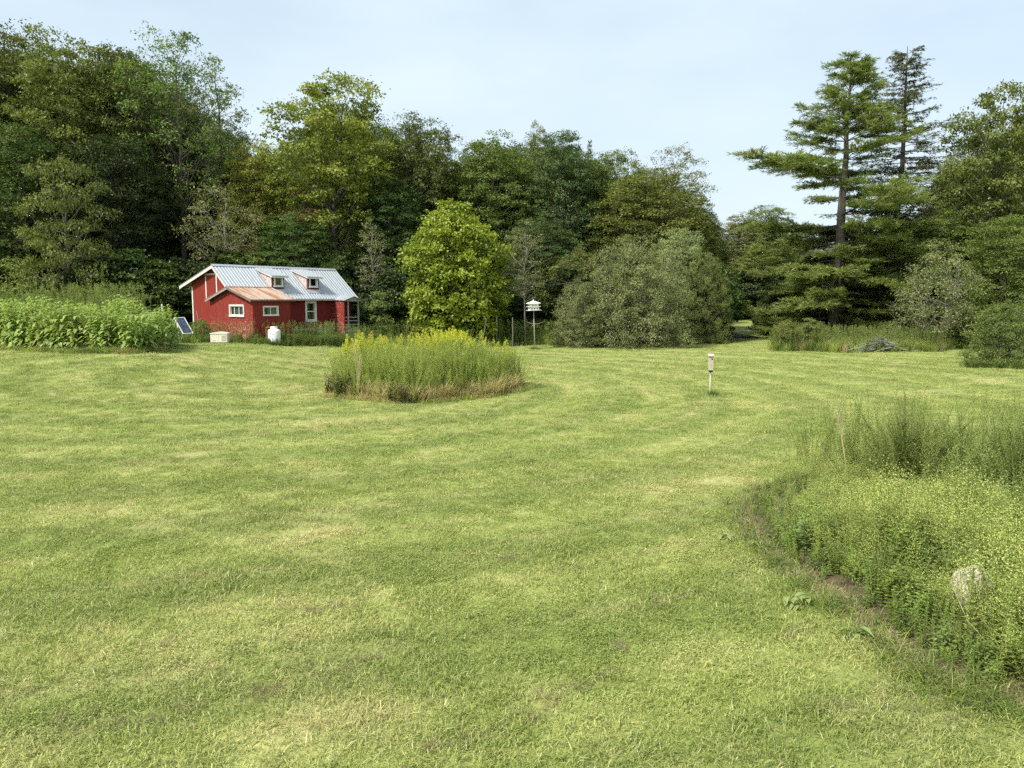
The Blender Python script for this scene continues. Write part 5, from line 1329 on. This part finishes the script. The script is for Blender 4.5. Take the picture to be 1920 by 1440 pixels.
def generator():
    c = gp(413, 41.8); root = empty('standby_generator', (c[0], c[1], c[2]), R(4)); root.scale = (.80, .80, .86); tag(root, 'off-white box-shaped generator cabinet with domed lid in front of the cottage', 'generator')
    bx('base_pad', root, 'pad', -.68, .68, -.38, .38, -.12, .10)
    bx('cabinet', root, 'plastic', -.57, .57, -.31, .31, .10, .64, .02)
    b = Buf(); n = 9; xs = np.linspace(-.60, .60, n); zt = .70 + .075 * np.cos(xs / .60 * math.pi / 2)
    V = []
    for y in (-.335, .335):
        for x, z in zip(xs, zt): V += [(x, y, .645), (x, y, z)]
    m = 2 * n; Fc = []
    for i in range(n - 1): Fc += [[2 * i, 2 * i + 2, 2 * i + 3, 2 * i + 1], [m + 2 * i, m + 2 * i + 1, m + 2 * i + 3, m + 2 * i + 2], [2 * i + 1, 2 * i + 3, m + 2 * i + 3, m + 2 * i + 1], [2 * i, m + 2 * i, m + 2 * i + 2, 2 * i + 2]]
    Fc += [[0, 1, m + 1, m], [m - 2, 2 * m - 2, 2 * m - 1, m - 1]]
    b.add(V, Fc); obj('lid', b.mesh('lid', [M['plastic']]), root)
    lp = bx('louvre_panel', root, 'plastic', .17, .50, -.325, -.312, .20, .58)
    for i in range(9): bx('louvre', lp, 'greymark', .19, .48, -.333, -.326, .225 + i * .038, .240 + i * .038)
    bx('marking', root, 'greymark', -.42, -.20, -.316, -.3115, .22, .25)
    bx('door_seam', root, 'greymark', -.012, -.004, -.315, -.3112, .14, .62)
generator()

def tank():
    c = at(515, 648, 42.2); z = float(gz(c[0], c[1])); root = empty('propane_tank', (c[0], c[1], z)); root.scale = (.86, .86, .78); tag(root, 'white upright propane tank standing in weeds against the cottage annex', 'tank')
    zz = np.array([-.06, -.03, .0, .95, 1.03, 1.08, 1.11]) + .10; rr = np.array([.37, .395, .40, .40, .375, .30, .22])
    cyl('tank_body', root, 'tankwhite', [(0, 0, q) for q in zz], rr, 28)
    b = Buf(); tube(b, [(0, 0, 1.17), (0, 0, 1.38)], .225, 24); tube(b, [(0, 0, 1.17), (0, 0, 1.38)], .215, 24); tube(b, [(0, 0, 1.3795), (0, 0, 1.385)], .225, 24, cap=True)
    obj('valve_guard', b.mesh('valve_guard', [M['tankwhite']], True), root)
    cyl('foot_ring', root, 'tankwhite', [(0, 0, -.15), (0, 0, .08)], .385, 24)
    for i, (x0, x1, zc) in enumerate(((-.10, .12, .86), (-.07, .10, .80))):
        b = Buf(); a = np.linspace(x0, x1, 6); V = []
        for x in a:
            y = -math.sqrt(.403 ** 2 - x * x); V += [(x, y, zc - .012), (x, y, zc + .012)]
        b.add(V, [[2 * k, 2 * k + 2, 2 * k + 3, 2 * k + 1] for k in range(5)]); obj('marking', b.mesh('marking', [M['greymark']]), root)
    cyl('gas_pipe', root, 'copper', [(-.20, 0, 1.33), (-.40, .02, 1.335), (-.52, .04, 1.335), (-.545, .05, 1.31), (-.55, .05, 1.0), (-.55, .05, .55)], .016, 8)
tank()

def martin_house():
    c = hit(1003, 655); root = empty('martin_house', c, R(24)); root.rotation_euler = (0, R(-2.2), R(12)); tag(root, 'white two-storey bird house with hipped roof on a tall grey pole', 'bird house')
    H = float(at(1003, 582, c[1])[2] - c[2])
    cyl('pole', root, 'polegrey', [(0, 0, -.2), (0, 0, H * .5), (0, 0, H)], [.034, .032, .028], 10)
    def storey(z, w, t, h, holes):
        bx('balcony', root, 'white', -t, t, -t, t, z, z + .028)
        st_ = bx('storey', root, 'white', -w, w, -w, w, z + .028, z + .028 + h)
        zc = z + .028 + h * .42
        for sx, sy in ((0, -1), (-1, 0), (1, 0), (0, 1)):
            for k in holes:
                e = k * w * .60; b = Buf(); th = np.arange(12) / 12 * 6.2832; V = []
                for dep in (.002, .008):
                    for q in th:
                        u, v = e + .036 * math.cos(q), zc + .036 * math.sin(q)
                        V.append((u, sy * (w + dep), v) if sx == 0 else (sx * (w + dep), u, v))
                V += [(e, sy * (w + .009), zc) if sx == 0 else (sx * (w + .009), e, zc)]
                b.add(V, [[12 + i, 12 + (i + 1) % 12, 24] for i in range(12)]); obj('entrance_hole', b.mesh('entrance_hole', [M['hole']]), st_)
    storey(H, .29, .40, .20, (-1, 0, 1)); storey(H + .232, .27, .38, .16, (-.6, .6))
    z = H + .425; b = Buf(); e = .39
    V = [(-e, -e, z), (e, -e, z), (e, e, z), (-e, e, z), (-e, -e, z + .022), (e, -e, z + .022), (e, e, z + .022), (-e, e, z + .022), (0, 0, z + .20)]
    b.add(V, [[3, 2, 1, 0], [0, 1, 5, 4], [1, 2, 6, 5], [2, 3, 7, 6], [3, 0, 4, 7]]); b.add(V, [[4, 5, 8], [5, 6, 8], [6, 7, 8], [7, 4, 8]])
    ro = obj('roof', b.mesh('roof', [M['white']]), root); cyl('finial', ro, 'white', [(0, 0, z + .17), (0, 0, z + .215), (0, 0, z + .235), (0, 0, z + .27)], [.03, .028, .036, .010], 10)
martin_house()

def stake_box():
    c = hit(1331, 742); root = empty('bird_box', c, R(-14)); root.scale = (.8, .9, 1); tag(root, 'small weathered bird box on a thin pale stake in the open lawn', 'bird box')
    H = float(at(1331, 665, c[1])[2] - c[2])
    cyl('stake', root, 'palepole', [(0, 0, -.2), (.0, 0, H * .5), (.012, 0, H - .1)], [.028, .027, .025], 10)
    z0, z1 = H - .54, H
    bx('side_board', root, 'weathered', -.088, -.072, -.155, -.012, z0 + .03, z1 - .01); bx('side_board', root, 'weathered', .072, .088, -.155, -.012, z0 + .03, z1 - .03)
    bx('back_board', root, 'weathered', -.10, .10, -.010, .008, z0 - .02, z1 + .01); bx('floor_board', root, 'weathered', -.07, .07, -.15, -.012, z0 + .04, z0 + .055)
    fr = bx('front_board', root, 'weathered', -.10, .10, -.175, -.157, z0 + .06, z1 - .035)
    th = np.arange(14) / 14 * 6.2832
    for x, z, rr in ((.045, z1 - .13, .028),):
        b = Buf(); b.add([(x + rr * math.cos(q), -.1765, z + rr * math.sin(q)) for q in th] + [(x, -.1765, z)], [[i, (i + 1) % 14, 14] for i in range(14)]); obj('entrance_hole', b.mesh('entrance_hole', [M['hole']]), fr)
    b = Buf(); V = [(-.115, -.21, z1 - .045), (.115, -.21, z1 - .045), (.115, .02, z1 + .012), (-.115, .02, z1 + .012)]; V += [(x, y, z + .02) for x, y, z in V]
    b.add(V, [[3, 2, 1, 0], [4, 5, 6, 7], [0, 1, 5, 4], [1, 2, 6, 5], [2, 3, 7, 6], [3, 0, 4, 7]]); obj('roof_board', b.mesh('roof_board', [M['weathered']]), root)
    cyl('stake_socket', root, 'hole', [(0, -.08, z0 - .02), (0, -.08, z0 + .03), (0, -.08, z0 + .058)], [.030, .055, .06], 12)
    cyl('bracket', root, 'polegrey', [(0, -.08, z0 + .02), (0, -.02, z0 - .03), (0, .0, z0 - .05)], .014, 8)
stake_box()

def solar_panel():
    c = gp(346, 40.5); root = empty('solar_panel', c, R(62)); tag(root, 'tilted solar panel in a white frame at the right end of the leafy bed', 'solar panel')
    pv = empty('panel', (0, 0, 1.02)); pv.parent = root; pv.rotation_euler = (R(52), 0, 0)
    w, h = .33, .55
    bx('backing', pv, 'alu', -w + .02, w - .02, -h + .02, h - .02, -.02, .0)
    for a in ((-w, -w + .035, -h, h), (w - .035, w, -h, h)): bx('frame', pv, 'alu', a[0], a[1], a[2], a[3], -.03, .02)
    for a in ((-h, -h + .035), (h - .035, h)): bx('frame', pv, 'alu', -w + .036, w - .036, a[0], a[1], -.03, .02)
    for i in range(4):
        for j in range(7):
            x, y = -w + .05 + i * .142, -h + .05 + j * .145; bx('cell', pv, 'cell', x, x + .132, y, y + .135, .001, .006)
    for sx in (-1, 1):
        cyl('leg', root, 'alu', [(sx * .27, .0, -.1), (sx * .27, .20, 1.25)], .022, 8); cyl('leg', root, 'alu', [(sx * .27, .62, -.1), (sx * .27, .30, 1.3)], .022, 8)
solar_panel()

def boards_and_posts():
    r = np.random.default_rng(77)
    def post(label, px, d, py0, py1, lean_px, w, mat, name='fence_post', cat='post'):
        g = gp(px, d); a = at(px, py0, d); e = at(px + lean_px, py1, d); zb = min(a[2], e[2]) - .25
        b = Buf(); A0 = np.array([a[0], d, min(zb, g[2] - .1)]); E0 = np.array([e[0], d + .03, e[2]])
        m = (A0 + E0) / 2 + [0.01, 0, 0]; tube(b, np.array([A0, m, E0]) - g, [w, w * .97, w * .9], 7, cap=True)
        tag(obj(name, b.mesh(name, [M[mat]]), loc=g), label, cat)
    post('leaning pale fence post on the bank right of the bright maple', 901, 49, 613, 597, 11, .05, 'weathered')
    post('upright fence post on the bank, middle of three', 931, 50, 604, 592, 0, .045, 'weathered')
    post('upright fence post on the bank nearest the bird house', 961, 50, 606, 595, 0, .045, 'weathered')
    post('short white post leaning behind the leafy bed', 307, 41.5, 592, 570, -4, .05, 'white')
    post('thin stick leaning against the cottage gable', 377, 44.5, 601, 583, -9, .025, 'greywood', 'leaning_stick', 'stick')
    g = gp(281, 41.8); z = at(281, 590, 41.8)[2] - g[2]
    root = empty('white_bench', g); tag(root, 'low white board structure behind the right end of the leafy bed', 'bench')
    bx('board', root, 'white', -.42, .42, -.02, .02, z - .11, z + .10); bx('top_board', root, 'white', -.45, .45, -.05, .22, z + .103, z + .13)
    for sx in (-.36, .36): bx('leg', root, 'white', sx - .03, sx + .03, .03, .09, -.1, z + .10)
    # brush pile under the pine
    c = gp(1650, 45.2); b = Buf()
    for i in range(240):
        a = r.normal(0, .35) + (0 if r.uniform() < .7 else 1.2); L_ = r.uniform(.4, 1.5); x = r.normal(0, .62); y = r.normal(0, .35); zt = .78 * math.exp(-(x / .95) ** 2 - (y / .6) ** 2) * r.uniform(.3, 1)
        d = np.array([math.cos(a), math.sin(a), -.22 * np.sign(x) * math.cos(a) * r.uniform(.4, 1.2)]) * L_ / 2; o = np.array([x, y, zt + .05]); o[2] = max(o[2], abs(d[2]) + .01)
        tube(b, [o - d, o + [0, 0, .04], o + d], [.016, .014, .006], 4)
    tag(obj('brush_pile', b.mesh('brush_pile', [M['greywood']]), loc=c), 'low heap of grey cut branches in the long grass under the pine', 'brush pile')['kind'] = 'stuff'
boards_and_posts()
